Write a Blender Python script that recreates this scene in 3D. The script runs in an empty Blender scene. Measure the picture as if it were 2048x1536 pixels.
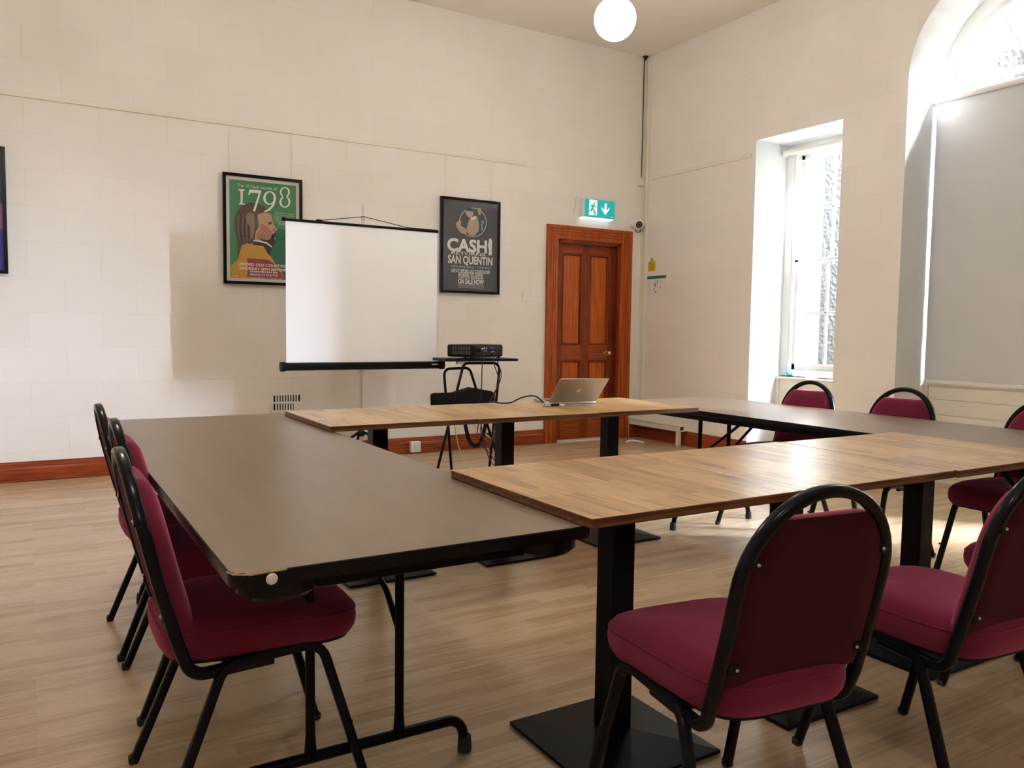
import bpy, bmesh, math, random
from math import sin, cos, pi, radians, atan2, hypot, sqrt
from mathutils import Vector, Matrix

C = bpy.context.scene.collection
scene = bpy.context.scene
random.seed(7)
H = 1.18            # camera height
YB = 6.944          # back wall plane
XR = 5.833          # right wall plane
ZC = 4.14           # ceiling
XL, YR = -3.2, -8.0 # left wall, rear wall

# ------------------------------------------------------------------ camera
yaw, pitch, roll, F = .541975, -.0679985, .0136293, 1609.05
f0 = Vector((sin(yaw), cos(yaw), 0)); r0 = Vector((cos(yaw), -sin(yaw), 0)); u0 = Vector((0, 0, 1))
fw = f0 * cos(pitch) + u0 * sin(pitch); u1 = u0 * cos(pitch) - f0 * sin(pitch)
rt = r0 * cos(roll) + u1 * sin(roll); up = u1 * cos(roll) - r0 * sin(roll)
cam = bpy.data.cameras.new('camera'); cam_o = bpy.data.objects.new('camera', cam); C.objects.link(cam_o)
m = Matrix((rt, up, -fw)).transposed().to_4x4(); m.translation = Vector((0, 0, H))
cam_o.matrix_world = m
cam.sensor_width = 36; cam.lens = 36 * F / 2048; cam.clip_start = .05; cam.clip_end = 200
scene.camera = cam_o

# ------------------------------------------------------------------ view
vs = scene.view_settings
vs.view_transform = 'Standard'; vs.look = 'None'; vs.gamma = 1; vs.use_curve_mapping = False
vs.exposure = 2.9
cy = scene.cycles
cy.max_bounces = 8; cy.diffuse_bounces = 5; cy.glossy_bounces = 4; cy.transmission_bounces = 6; cy.transparent_max_bounces = 8
cy.sample_clamp_indirect = 8; cy.caustics_reflective = False; cy.caustics_refractive = False
cy.use_denoising = True

# ------------------------------------------------------------------ sky and sun
W = bpy.data.worlds.new('sky'); scene.world = W; W.use_nodes = True
bg = W.node_tree.nodes['Background']; wn, wl_ = W.node_tree.nodes, W.node_tree.links
# hazy sky: bright around the sun, dim on the far side
tcw = wn.new('ShaderNodeTexCoord'); sxw = wn.new('ShaderNodeSeparateXYZ'); wl_.new(tcw.outputs['Generated'], sxw.inputs[0])
mrw = wn.new('ShaderNodeMapRange'); mrw.interpolation_type = 'SMOOTHSTEP'; 
vdw = wn.new('ShaderNodeVectorMath'); vdw.operation = 'DOT_PRODUCT'; wl_.new(tcw.outputs['Generated'], vdw.inputs[0]); vdw.inputs[1].default_value = (.53, -.80, .28)
wl_.new(vdw.outputs['Value'], mrw.inputs[0])
mrw.inputs[1].default_value = .15; mrw.inputs[2].default_value = .85; mrw.inputs[3].default_value = .32; mrw.inputs[4].default_value = 84.0
mrz = wn.new('ShaderNodeMapRange'); wl_.new(sxw.outputs[2], mrz.inputs[0])
mrz.inputs[1].default_value = -.01; mrz.inputs[2].default_value = .03; mrz.inputs[3].default_value = .02; mrz.inputs[4].default_value = 1
mlw = wn.new('ShaderNodeMath'); mlw.operation = 'MULTIPLY'; wl_.new(mrw.outputs[0], mlw.inputs[0]); wl_.new(mrz.outputs[0], mlw.inputs[1])
wl_.new(mlw.outputs[0], bg.inputs[1]); bg.inputs[0].default_value = (.80, .90, 1.06, 1)
sun = bpy.data.lights.new('sun', 'SUN'); sun.energy = 14; sun.angle = radians(1.2); sun.color = (1, .95, .88)
so = bpy.data.objects.new('sun', sun); C.objects.link(so)
so.rotation_euler = Vector((-1, 1.6, -1.17)).to_track_quat('-Z', 'Y').to_euler()

# window daylight portals: (y0, y1, z0, z1)
WIN1 = (4.42, 5.357, 0.0, 2.96)
WIN2 = (2.53, 3.86, 0.0, 3.15)
WIN3 = (1.03, 1.967, 0.0, 2.96)
WIN4 = (-1.75, -.42, 0.0, 3.15)
for (y0, y1, z0, z1) in ((4.46, 5.32, .76, 2.92), (2.56, 3.83, .8, 3.8), (1.07, 1.93, .76, 2.92), ):
    a = bpy.data.lights.new('window_daylight', 'AREA'); a.shape = 'RECTANGLE'; a.size = z1 - z0; a.size_y = y1 - y0
    a.cycles.is_portal = True; a.energy = 1
    o = bpy.data.objects.new('window_daylight', a); C.objects.link(o)
    o.location = (6.52, (y0 + y1) / 2, (z0 + z1) / 2); o.rotation_euler = (0, pi / 2, 0)

# ------------------------------------------------------------------ materials
def nt(name):
    m = bpy.data.materials.new(name); m.use_nodes = True
    n = m.node_tree.nodes; b = n['Principled BSDF']
    return m, n, m.node_tree.links, b
def mat(name, col, rough=.5, metal=0, coat=0, spec=.5, sheen=0, emit=None, es=0, bump=None):
    m, n, l, b = nt(name)
    b.inputs['Base Color'].default_value = (*col, 1); b.inputs['Roughness'].default_value = rough
    b.inputs['Metallic'].default_value = metal; b.inputs['Coat Weight'].default_value = coat
    b.inputs['Specular IOR Level'].default_value = spec; b.inputs['Sheen Weight'].default_value = sheen
    if emit: b.inputs['Emission Color'].default_value = (*emit, 1); b.inputs['Emission Strength'].default_value = es
    if bump:
        sc, st = bump
        tc = n.new('ShaderNodeTexCoord'); no = n.new('ShaderNodeTexNoise'); no.inputs['Scale'].default_value = sc
        no.inputs['Detail'].default_value = 4; bu = n.new('ShaderNodeBump'); bu.inputs['Strength'].default_value = st
        bu.inputs['Distance'].default_value = .01
        l.new(tc.outputs['Object'], no.inputs['Vector']); l.new(no.outputs['Fac'], bu.inputs['Height']); l.new(bu.outputs[0], b.inputs['Normal'])
    return m
def mixrgb(n, l, a, b, fac, mode='MIX'):
    x = n.new('ShaderNodeMix'); x.data_type = 'RGBA'; x.blend_type = mode
    for i, v in ((6, a), (7, b), (0, fac)):
        if hasattr(v, 'links') or hasattr(v, 'is_linked'): l.new(v, x.inputs[i])
        elif isinstance(v, (int, float)): x.inputs[i].default_value = v
        else: x.inputs[i].default_value = (*v, 1)
    return x.outputs[2]
def coords(n, l, order, scale=(1, 1, 1), off=(0, 0, 0)):
    tc = n.new('ShaderNodeTexCoord'); sp = n.new('ShaderNodeSeparateXYZ'); cb = n.new('ShaderNodeCombineXYZ')
    l.new(tc.outputs['Object'], sp.inputs[0])
    for i, c in enumerate(order):
        if c in 'xyz': l.new(sp.outputs['xyz'.index(c)], cb.inputs[i])
    mp = n.new('ShaderNodeMapping'); l.new(cb.outputs[0], mp.inputs[0])
    mp.inputs['Scale'].default_value = scale; mp.inputs['Location'].default_value = off
    return mp.outputs[0]
def brick(n, l, vec, w, h, mortar, c1, c2, cm, bias=0, offset=.5, smooth=.1, freq=2):
    b = n.new('ShaderNodeTexBrick'); l.new(vec, b.inputs['Vector'])
    b.inputs['Scale'].default_value = 1; b.inputs['Brick Width'].default_value = w; b.inputs['Row Height'].default_value = h
    b.inputs['Mortar Size'].default_value = mortar; b.inputs['Mortar Smooth'].default_value = smooth; b.inputs['Bias'].default_value = bias
    b.inputs['Color1'].default_value = (*c1, 1); b.inputs['Color2'].default_value = (*c2, 1); b.inputs['Mortar'].default_value = (*cm, 1)
    b.offset = offset; b.offset_frequency = freq
    return b
def noise(n, l, vec, scale, detail=4, rough=.5):
    o = n.new('ShaderNodeTexNoise'); l.new(vec, o.inputs['Vector']); o.inputs['Scale'].default_value = scale
    o.inputs['Detail'].default_value = detail; o.inputs['Roughness'].default_value = rough
    return o.outputs['Fac']
def ramp(n, l, fac, stops):
    r = n.new('ShaderNodeValToRGB'); l.new(fac, r.inputs[0])
    e = r.color_ramp.elements
    while len(e) < len(stops): e.new(.5)
    for i, (p, c) in enumerate(stops): e[i].position = p; e[i].color = (*c, 1)
    return r.outputs[0]
def bump(n, l, b, height, strength, dist):
    u = n.new('ShaderNodeBump'); l.new(height, u.inputs['Height']); u.inputs['Strength'].default_value = strength
    u.inputs['Distance'].default_value = dist; l.new(u.outputs[0], b.inputs['Normal'])

def block_wall(name, order, off):
    m, n, l, b = nt(name)
    v = coords(n, l, order, off=off)
    br = brick(n, l, v, .487, .26, .0035, (.83, .80, .765), (.81, .78, .74), (.79, .76, .715), smooth=.6)
    nz = noise(n, l, v, 1.3, 3)
    col = mixrgb(n, l, br.outputs['Color'], (.73, .70, .65), ramp(n, l, nz, ((.45, (0, 0, 0)), (.75, (.35, .35, .35)))))
    l.new(col, b.inputs['Base Color']); b.inputs['Roughness'].default_value = .62; b.inputs['Specular IOR Level'].default_value = .3
    inv = n.new('ShaderNodeMath'); inv.operation = 'SUBTRACT'; inv.inputs[0].default_value = 1; l.new(br.outputs['Fac'], inv.inputs[1])
    fine = noise(n, l, v, 60, 3)
    ad = n.new('ShaderNodeMath'); ad.operation = 'MULTIPLY_ADD'; ad.inputs[1].default_value = .12
    l.new(fine, ad.inputs[0]); l.new(inv.outputs[0], ad.inputs[2])
    bump(n, l, b, ad.outputs[0], .35, .003)
    return m
M = {}
M['wall_back'] = block_wall('painted_blockwork_back', 'xz', (.236, .045, 0))
M['wall_side'] = block_wall('painted_blockwork_side', 'yz', (.1, .045, 0))
M['ceiling'] = mat('ceiling_paint', (.80, .76, .70), .8, spec=.2)
M['reveal'] = mat('white_reveal_paint', (.74, .77, .78), .6, spec=.3)

# floor: three strip laminate, boards along X
m, n, l, b = nt('oak_laminate_floor'); M['floor'] = m
v = coords(n, l, 'xyz')
s1 = brick(n, l, v, .47, .0633, 0, (0, 0, 0), (1, 1, 1), (0, 0, 0), offset=.37, freq=2)
s2 = brick(n, l, v, 1.29, .19, .0011, (0, 0, 0), (1, 1, 1), (.5, .5, .5), offset=.4, smooth=.3)
g = noise(n, l, coords(n, l, 'xyz', (1.2, 22, 1)), 3.5, 6, .6)
g2 = noise(n, l, coords(n, l, 'xyz', (.8, 6, 1), (3, 1, 0)), 2.2, 3)
mx = n.new('ShaderNodeMath'); mx.operation = 'MULTIPLY_ADD'; l.new(s1.outputs['Color'], mx.inputs[0]); mx.inputs[1].default_value = .30; l.new(g, mx.inputs[2])
mx2 = n.new('ShaderNodeMath'); mx2.operation = 'MULTIPLY_ADD'; l.new(g2, mx2.inputs[0]); mx2.inputs[1].default_value = .58; l.new(mx.outputs[0], mx2.inputs[2])
col = ramp(n, l, mx2.outputs[0], ((.42, (.25, .155, .078)), (.70, (.42, .285, .160)), (.98, (.54, .39, .240)), (1.0, (.57, .42, .27))))
col = mixrgb(n, l, col, (.56, .42, .27), s2.outputs['Fac'])
l.new(col, b.inputs['Base Color']); b.inputs['Roughness'].default_value = .27; b.inputs['Specular IOR Level'].default_value = .5
bump(n, l, b, g, .08, .002)

def wood(name, order, c0, c1, c2, scale=(1, 14, 14), rough=.35, sc=3.0, coat=0):
    m, n, l, b = nt(name)
    v = coords(n, l, order, scale)
    g = noise(n, l, v, sc, 7, .62)
    w = n.new('ShaderNodeTexWave'); w.wave_type = 'BANDS'; w.bands_direction = 'Y'; l.new(coords(n, l, order, (.25, 3, 3)), w.inputs[0])
    w.inputs['Scale'].default_value = 6; w.inputs['Distortion'].default_value = 9; w.inputs['Detail'].default_value = 3; w.inputs['Detail Scale'].default_value = .7
    a = n.new('ShaderNodeMath'); a.operation = 'MULTIPLY_ADD'; l.new(w.outputs['Fac'], a.inputs[0]); a.inputs[1].default_value = .22; l.new(g, a.inputs[2])
    col = ramp(n, l, a.outputs[0], ((.38, c0), (.6, c1), (.85, c2)))
    l.new(col, b.inputs['Base Color']); b.inputs['Roughness'].default_value = rough; b.inputs['Coat Weight'].default_value = coat; b.inputs['Specular IOR Level'].default_value = .28
    b.inputs['Coat Roughness'].default_value = .2
    bump(n, l, b, g, .1, .002)
    return m
M['pine_v'] = wood('stained_pine_upright', 'zxy', (.20, .034, .005), (.36, .070, .009), (.50, .118, .016), rough=.38)
M['pine_h'] = wood('stained_pine_level', 'xzy', (.15, .026, .005), (.27, .052, .008), (.40, .092, .014), rough=.38)
M['pine_panel'] = wood('stained_pine_panel', 'zxy', (.26, .050, .005), (.42, .088, .009), (.55, .14, .018), rough=.34)
M['pine_dark'] = wood('stained_pine_stile', 'zxy', (.11, .017, .004), (.19, .032, .006), (.28, .056, .010), rough=.36)
M['skirt'] = wood('stained_skirting', 'xzy', (.15, .026, .009), (.26, .045, .014), (.40, .088, .024), rough=.28)
M['skirt_y'] = wood('stained_skirting_side', 'yzx', (.15, .026, .009), (.26, .045, .014), (.38, .08, .022), rough=.28)

def butcher(name, order, tint=1.0):
    m, n, l, b = nt(name)
    v = coords(n, l, order)
    s = brick(n, l, v, .24, .042, .0004, (0, 0, 0), (1, 1, 1), (.1, .1, .1), offset=.41, smooth=.2)
    g = noise(n, l, coords(n, l, order, (1.5, 20, 20)), 4.5, 7, .65)
    info = n.new('ShaderNodeObjectInfo')
    a = n.new('ShaderNodeMath'); a.operation = 'MULTIPLY_ADD'; l.new(s.outputs['Color'], a.inputs[0]); a.inputs[1].default_value = .30; l.new(g, a.inputs[2])
    t = tint
    col = ramp(n, l, a.outputs[0], ((.33, (.13 * t, .068 * t, .024 * t)), (.52, (.25 * t, .146 * t, .060 * t)), (.78, (.37 * t, .24 * t, .11 * t)), (1, (.45 * t, .305 * t, .15 * t))))
    l.new(col, b.inputs['Base Color']); b.inputs['Roughness'].default_value = .3
    bump(n, l, b, g, .12, .0015)
    return m
M['block'] = butcher('butcher_block_top', 'yxz', 1.6)
M['block_side'] = wood('butcher_block_edge', 'xzy', (.055, .018, .007), (.12, .045, .017), (.22, .10, .04), rough=.4)

m, n, l, b = nt('brown_laminate'); M['laminate'] = m
g = noise(n, l, coords(n, l, 'yxz', (2, 60, 1)), 5, 6, .7); g2 = noise(n, l, coords(n, l, 'yxz', (.6, 6, 1)), 3, 3)
a = n.new('ShaderNodeMath'); a.operation = 'MULTIPLY_ADD'; l.new(g2, a.inputs[0]); a.inputs[1].default_value = .6; l.new(g, a.inputs[2])
l.new(ramp(n, l, a.outputs[0], ((.5, (.18, .125, .078)), (1.0, (.23, .165, .105)))), b.inputs['Base Color'])
b.inputs['Roughness'].default_value = .33; b.inputs['Specular IOR Level'].default_value = .6

def fabric(name, col, col2, sh=.65):
    m, n, l, b = nt(name)
    v = coords(n, l, 'xyz'); ns = noise(n, l, v, 420, 3, .7); n2 = noise(n, l, v, 9, 3)
    l.new(mixrgb(n, l, tuple(c * .72 for c in col), tuple(c * 1.35 for c in col2), mixrgb(n, l, (0, 0, 0), (1, 1, 1), ns)), b.inputs['Base Color']); b.inputs['Roughness'].default_value = .9
    b.inputs['Specular IOR Level'].default_value = .12
    b.inputs['Sheen Weight'].default_value = sh; b.inputs['Sheen Roughness'].default_value = .5; b.inputs['Sheen Tint'].default_value = (1, .26, .46, 1)
    bump(n, l, b, ns, .5, .0012)
    return m
M['fabric'] = fabric('burgundy_fabric', (.125, .012, .030), (.165, .016, .040))
M['fabric_shaded'] = fabric('burgundy_shaded_back', (.030, .003, .006), (.042, .004, .008), .15)  # darker copy of the seat fabric, shade on the chair backs put into the colour

def worn_metal():
    m, n, l, b = nt('chipped_black_paint')
    v = coords(n, l, 'xyz'); ns = noise(n, l, v, 38, 5, .75)
    f = ramp(n, l, ns, ((.70, (0, 0, 0)), (.74, (1, 1, 1))))
    l.new(mixrgb(n, l, (.006, .006, .008), (.20, .15, .09), f), b.inputs['Base Color'])
    b.inputs['Roughness'].default_value = .20; b.inputs['Specular IOR Level'].default_value = .16
    bump(n, l, b, noise(n, l, v, 25, 3), .15, .002)
    return m
M['chair_metal'] = worn_metal()
M['black_metal'] = mat('black_powder_coat', (.005, .005, .006), .36, spec=.10, bump=(300, .1))
M['black_gloss'] = mat('black_edge', (.005, .005, .006), .24, spec=.18, bump=(60, .1))
M['black_plastic'] = mat('black_plastic', (.006, .006, .007), .38, spec=.18)
M['black_cloth'] = mat('black_nylon', (.005, .005, .006), .8, spec=.15, bump=(200, .4))
M['rubber'] = mat('black_rubber', (.015, .015, .015), .8)
M['chrome'] = mat('brushed_chrome', (.62, .60, .57), .3, 1)
M['alu'] = mat('laptop_aluminium', (.50, .46, .42), .38, .9)
M['brass'] = mat('polished_brass', (.75, .52, .2), .2, 1)
M['white_plastic'] = mat('white_plastic', (.80, .79, .76), .35)
M['cream'] = mat('cream_paint', (.78, .75, .66), .45)
M['white_gloss'] = mat('white_gloss_paint', (.84, .85, .84), .3)
M['dark'] = mat('dark_gap', (.02, .02, .02), .8)
M['fabric_white'] = mat('matt_white_screen', (.90, .935, .99), .7, spec=.2)
M['chip'] = mat('chipped_particle_board', (.55, .36, .17), .8, bump=(200, .6))
M['yellow'] = mat('yellow_card', (.62, .48, .02), .5)
M['green_cable'] = mat('yellow_green_cable', (.40, .46, .08), .5)
M['paper'] = mat('paper', (.78, .77, .74), .6)
M['green_dark'] = mat('dark_green_print', (.02, .14, .10), .5)
M['blue'] = mat('blue_connector', (.02, .03, .45), .35)
M['outer'] = mat('pale_render', (.30, .26, .20), .8, bump=(15, .3))
M['ground'] = mat('gravel_ground', (.06, .065, .05), .9)

m, n, l, b = nt('rubble_stone'); M['stone'] = m
v = coords(n, l, 'yzx')
vo = n.new('ShaderNodeTexVoronoi'); l.new(v, vo.inputs['Vector']); vo.inputs['Scale'].default_value = 19
l.new(mixrgb(n, l, ramp(n, l, vo.outputs['Distance'], ((.05, (.068, .068, .063)), (.45, (.040, .040, .038)))), (.055, .052, .045), noise(n, l, v, 3)), b.inputs['Base Color'])
b.inputs['Roughness'].default_value = .9; b.inputs['Specular IOR Level'].default_value = .05; bump(n, l, b, vo.outputs['Distance'], .5, .02)

def glass(name, gl=.06):
    m = bpy.data.materials.new(name); m.use_nodes = True; n = m.node_tree.nodes; l = m.node_tree.links
    n.clear(); o = n.new('ShaderNodeOutputMaterial'); t = n.new('ShaderNodeBsdfTransparent'); g = n.new('ShaderNodeBsdfGlossy')
    g.inputs['Roughness'].default_value = .02; mx = n.new('ShaderNodeMixShader')
    lw = n.new('ShaderNodeLayerWeight'); lw.inputs[0].default_value = .5
    pw = n.new('ShaderNodeMath'); pw.operation = 'POWER'; pw.inputs[1].default_value = 5; l.new(lw.outputs['Facing'], pw.inputs[0])
    fr = n.new('ShaderNodeMath'); fr.operation = 'MULTIPLY_ADD'; fr.inputs[1].default_value = .45; fr.inputs[2].default_value = gl * .35; l.new(pw.outputs[0], fr.inputs[0])
    l.new(fr.outputs[0], mx.inputs[0]); l.new(t.outputs[0], mx.inputs[1]); l.new(g.outputs[0], mx.inputs[2]); l.new(mx.outputs[0], o.inputs[0])
    return m
M['glass'] = glass('window_glass')
M['bottle'] = glass('clear_plastic')
# translucent roller blind cloth
m = bpy.data.materials.new('roller_blind_cloth'); m.use_nodes = True; n = m.node_tree.nodes; l = m.node_tree.links; M['blind'] = m
n.clear(); o = n.new('ShaderNodeOutputMaterial'); d = n.new('ShaderNodeBsdfDiffuse'); d.inputs[0].default_value = (.63, .65, .67, 1)
t = n.new('ShaderNodeBsdfTranslucent'); t.inputs[0].default_value = (.62, .60, .56, 1); mx = n.new('ShaderNodeMixShader'); mx.inputs[0].default_value = .02
l.new(d.outputs[0], mx.inputs[1]); l.new(t.outputs[0], mx.inputs[2]); l.new(mx.outputs[0], o.inputs[0])
M['globe'] = mat('lit_opal_globe', (.9, .88, .84), .3, emit=(1.0, .93, .85), es=9.5)

# ------------------------------------------------------------------ mesh helpers
def BM(): return bmesh.new()
def box(bm, x0, x1, y0, y1, z0, z1):
    vs = [bm.verts.new(p) for p in ((x0, y0, z0), (x1, y0, z0), (x1, y1, z0), (x0, y1, z0), (x0, y0, z1), (x1, y0, z1), (x1, y1, z1), (x0, y1, z1))]
    for f in ((0, 3, 2, 1), (4, 5, 6, 7), (0, 1, 5, 4), (1, 2, 6, 5), (2, 3, 7, 6), (3, 0, 4, 7)): bm.faces.new([vs[i] for i in f])
    return vs
def bbox(bm, x0, x1, y0, y1, z0, z1, r=.003, seg=2):
    b2 = BM(); box(b2, x0, x1, y0, y1, z0, z1)
    bmesh.ops.bevel(b2, geom=b2.edges[:], offset=r, segments=seg, affect='EDGES', profile=.5)
    merge(bm, b2)
def merge(bm, b2, mtx=None):
    if mtx is not None: bmesh.ops.transform(b2, matrix=mtx, verts=b2.verts[:])
    me = bpy.data.meshes.new('tmp'); b2.to_mesh(me); bm.from_mesh(me); bpy.data.meshes.remove(me); b2.free()
def fillet(pts, r, seg=6):
    pts = [Vector(p) for p in pts]
    rs = r if isinstance(r, (list, tuple)) else [r] * len(pts)
    out = [pts[0]]
    for i in range(1, len(pts) - 1):
        a, p, c = pts[i - 1], pts[i], pts[i + 1]
        d1 = (a - p).normalized(); d2 = (c - p).normalized()
        ang = d1.angle(d2)
        if ang > pi - .02 or rs[i] <= 0: out.append(p); continue
        t = min(rs[i] / math.tan(ang / 2), (a - p).length * .49, (c - p).length * .49); rr = t * math.tan(ang / 2)
        cen = p + (d1 + d2).normalized() * (rr / sin(ang / 2))
        s = p + d1 * t - cen; e = p + d2 * t - cen
        th = s.angle(e)
        for k in range(seg + 1):
            u = k / seg
            out.append(cen + (s * sin((1 - u) * th) + e * sin(u * th)) / sin(th))
    out.append(pts[-1]); return out
def circ(r, n=10): return [(r * cos(2 * pi * i / n), r * sin(2 * pi * i / n)) for i in range(n)]
def rrect(w, h, r, k=2):
    out = []
    for cx, cy2, a0 in ((w / 2 - r, h / 2 - r, 0), (-w / 2 + r, h / 2 - r, pi / 2), (-w / 2 + r, -h / 2 + r, pi), (w / 2 - r, -h / 2 + r, 1.5 * pi)):
        for i in range(k + 1):
            a = a0 + pi / 2 * i / k; out.append((cx + r * cos(a), cy2 + r * sin(a)))
    return out
def sweep(bm, pts, prof, ref=None, closed=False, scales=None):
    pts = [Vector(p) for p in pts]; n = len(pts); rings = []
    nrm = None
    for i, p in enumerate(pts):
        if closed: t = (pts[(i + 1) % n] - pts[i - 1]).normalized()
        else: t = (pts[min(i + 1, n - 1)] - pts[max(i - 1, 0)]).normalized()
        if ref is not None:
            a = Vector(ref); nrm = (a - t * a.dot(t)).normalized()
        elif nrm is None:
            a = Vector((0, 0, 1)) if abs(t.z) < .9 else Vector((1, 0, 0)); nrm = (a - t * a.dot(t)).normalized()
        else: nrm = (nrm - t * nrm.dot(t)).normalized()
        bi = t.cross(nrm); s = scales[i] if scales else 1
        rings.append([bm.verts.new(p + (nrm * u + bi * w) * s) for u, w in prof])
    k = len(prof)
    for i in range(n if closed else n - 1):
        A, B = rings[i], rings[(i + 1) % n]
        for j in range(k): bm.faces.new((A[j], A[(j + 1) % k], B[(j + 1) % k], B[j]))
    if not closed:
        bm.faces.new(rings[0][::-1]); bm.faces.new(rings[-1])
def tube(bm, pts, r, seg=10, scales=None, closed=False): sweep(bm, pts, circ(r, seg), closed=closed, scales=scales)
def smooth_path(pts, sub=6):
    P = [Vector(p) for p in pts]; out = []
    for i in range(len(P) - 1):
        a, b_, c, d = P[max(i - 1, 0)], P[i], P[i + 1], P[min(i + 2, len(P) - 1)]
        for k in range(sub):
            t = k / sub
            out.append(.5 * ((2 * b_) + (c - a) * t + (2 * a - 5 * b_ + 4 * c - d) * t * t + (3 * b_ - a - 3 * c + d) * t ** 3))
    out.append(P[-1]); return out
def lathe(bm, prof, cen=(0, 0, 0), axis='z', seg=24):
    rings = []
    for r, h in prof:
        ring = []
        for i in range(seg):
            a = 2 * pi * i / seg; p = (r * cos(a), r * sin(a), h)
            if axis == 'y': p = (p[0], p[2], p[1])
            if axis == 'x': p = (p[2], p[0], p[1])
            ring.append(bm.verts.new((p[0] + cen[0], p[1] + cen[1], p[2] + cen[2])))
        rings.append(ring)
    for A, B in zip(rings, rings[1:]):
        for i in range(seg): bm.faces.new((A[i], A[(i + 1) % seg], B[(i + 1) % seg], B[i]))
    bm.faces.new(rings[0][::-1]); bm.faces.new(rings[-1])
def prism(bm, poly, fn, a, b):
    """poly of 2D points extruded between parameters a and b; fn(u,v,t) gives the 3D point"""
    A = [bm.verts.new(fn(u, v, a)) for u, v in poly]; B = [bm.verts.new(fn(u, v, b)) for u, v in poly]
    k = len(poly); bm.faces.new(A[::-1]); bm.faces.new(B)
    for i in range(k): bm.faces.new((A[i], A[(i + 1) % k], B[(i + 1) % k], B[i]))
def obj(name, bm, m, parent=None, smooth=False, world=True):
    if parent is not None and world:
        bmesh.ops.translate(bm, vec=-Vector(parent.location), verts=bm.verts[:])
    bmesh.ops.remove_doubles(bm, verts=bm.verts[:], dist=1e-6)
    bmesh.ops.recalc_face_normals(bm, faces=bm.faces[:])
    me = bpy.data.meshes.new(name); bm.to_mesh(me); bm.free()
    for x in (m if isinstance(m, (list, tuple)) else [m]): me.materials.append(x)
    if smooth:
        for p in me.polygons: p.use_smooth = True
        try: me.set_sharp_from_angle(angle=radians(40))
        except Exception: pass
    o = bpy.data.objects.new(name, me); C.objects.link(o)
    if parent is not None: o.parent = parent
    return o
def loc_child(name, bm, m, parent, smooth=False): return obj(name, bm, m, parent, smooth, world=False)
def sub(name, bm, m, part, root, smooth=False):      # sub-part: child of a part whose own offset is zero
    bmesh.ops.translate(bm, vec=-Vector(root.location), verts=bm.verts[:])
    return obj(name, bm, m, part, smooth, world=False)
def tag(o, label, cat, group=None, kind=None):
    o['label'] = label; o['category'] = cat
    if group: o['group'] = group
    if kind: o['kind'] = kind
    return o
def thing(name, label, cat, loc=(0, 0, 0), rz=0, group=None, kind=None):
    o = bpy.data.objects.new(name, None); C.objects.link(o); o.location = loc; o.rotation_euler = (0, 0, rz); o.empty_display_size = .1
    return tag(o, label, cat, group, kind)
def struct(name, bm, m, label, cat, smooth=False): return tag(obj(name, bm, m, None, smooth), label, cat, kind='structure')
def copy_tree(o, parent=None):
    c = o.copy(); C.objects.link(c)
    if parent is not None: c.parent = parent
    for ch in [x for x in o.children]: copy_tree(ch, c)
    return c

# ================================================================== SETTING
bm = BM(); box(bm, XL, 7.3, YR, YB + .3, -.1, 0); struct('floor', bm, M['floor'], 'brown three-strip oak laminate floor', 'floor')
bm = BM(); box(bm, XL, 6.6, YR, YB + .3, ZC, ZC + .1); struct('ceiling', bm, M['ceiling'], 'high plain cream ceiling', 'ceiling')
DX0, DX1, DZ = 4.706, 5.529, 2.117
bm = BM()
box(bm, XL, DX0, YB, YB + .2, 0, ZC); box(bm, DX1, XR + .8, YB, YB + .2, 0, ZC); box(bm, DX0, DX1, YB, YB + .2, DZ, ZC)
struct('wall_back', bm, M['wall_back'], 'cream painted blockwork wall behind the projector screen', 'wall')
bm = BM(); box(bm, XL - .2, XL, YR, YB + .2, 0, ZC); struct('wall_left', bm, M['wall_side'], 'cream painted blockwork wall on the left, out of view', 'wall')
bm = BM(); box(bm, XL - .2, 6.6, YR - .2, YR, 0, ZC); struct('wall_rear', bm, M['wall_back'], 'cream painted wall behind the viewer', 'wall')

# right wall with four window recesses (thickness .72)
XO = 6.52
def arch_part(bm, y0, y1, zs):
    yc = (y0 + y1) / 2; r = (y1 - y0) / 2; N = 24
    for i in range(N):
        a0, a1 = pi * i / N, pi * (i + 1) / N
        ya, za = yc + r * cos(a0), zs + r * sin(a0); yb, zb = yc + r * cos(a1), zs + r * sin(a1)
        for x in (XR, XO):
            bm.faces.new([bm.verts.new(p) for p in ((x, ya, za), (x, yb, zb), (x, yb, ZC), (x, ya, ZC))])
    return yc, r
bm = BM(); bmr = BM()
ys = [YR] + [v for w in (WIN3, WIN2, WIN1) for v in w[:2]] + [YB + .2]
for i in range(0, len(ys), 2): box(bm, XR, XO, ys[i], ys[i + 1], 0, ZC)
for w in (WIN1, WIN3): box(bm, XR, XO, w[0], w[1], w[3], ZC)
for w in (WIN2,): arch_part(bm, w[0], w[1], w[3])
struct('wall_right', bm, M['wall_side'], 'cream painted blockwork wall with deep window recesses', 'wall')
def lining(bm, w, arch):
    y0, y1, z0, zs = w; t = .004; xa, xb = XR - .001, XO
    pts = [(y1, z0), (y1, zs)]
    if arch:
        yc, r = (y0 + y1) / 2, (y1 - y0) / 2
        pts += [(yc + r * cos(a * pi / 28), zs + r * sin(a * pi / 28)) for a in range(1, 28)]
    pts += [(y0, zs), (y0, z0)]
    inner = []
    for k, (y, z) in enumerate(pts):
        yc, zc = (y0 + y1) / 2, zs
        if z <= zs - .001 or not arch: inner.append((y - t if y > yc else y + t, z - (t if (z >= zs and not arch) else 0)))
        else:
            d = hypot(y - yc, z - zc); inner.append((yc + (y - yc) * (d - t) / d, zc + (z - zc) * (d - t) / d))
    for k in range(len(pts) - 1):
        q = [pts[k], pts[k + 1], inner[k + 1], inner[k]]
        prism(bm, q, lambda u, v_, s: (s, u, v_), xa, xb)
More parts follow.
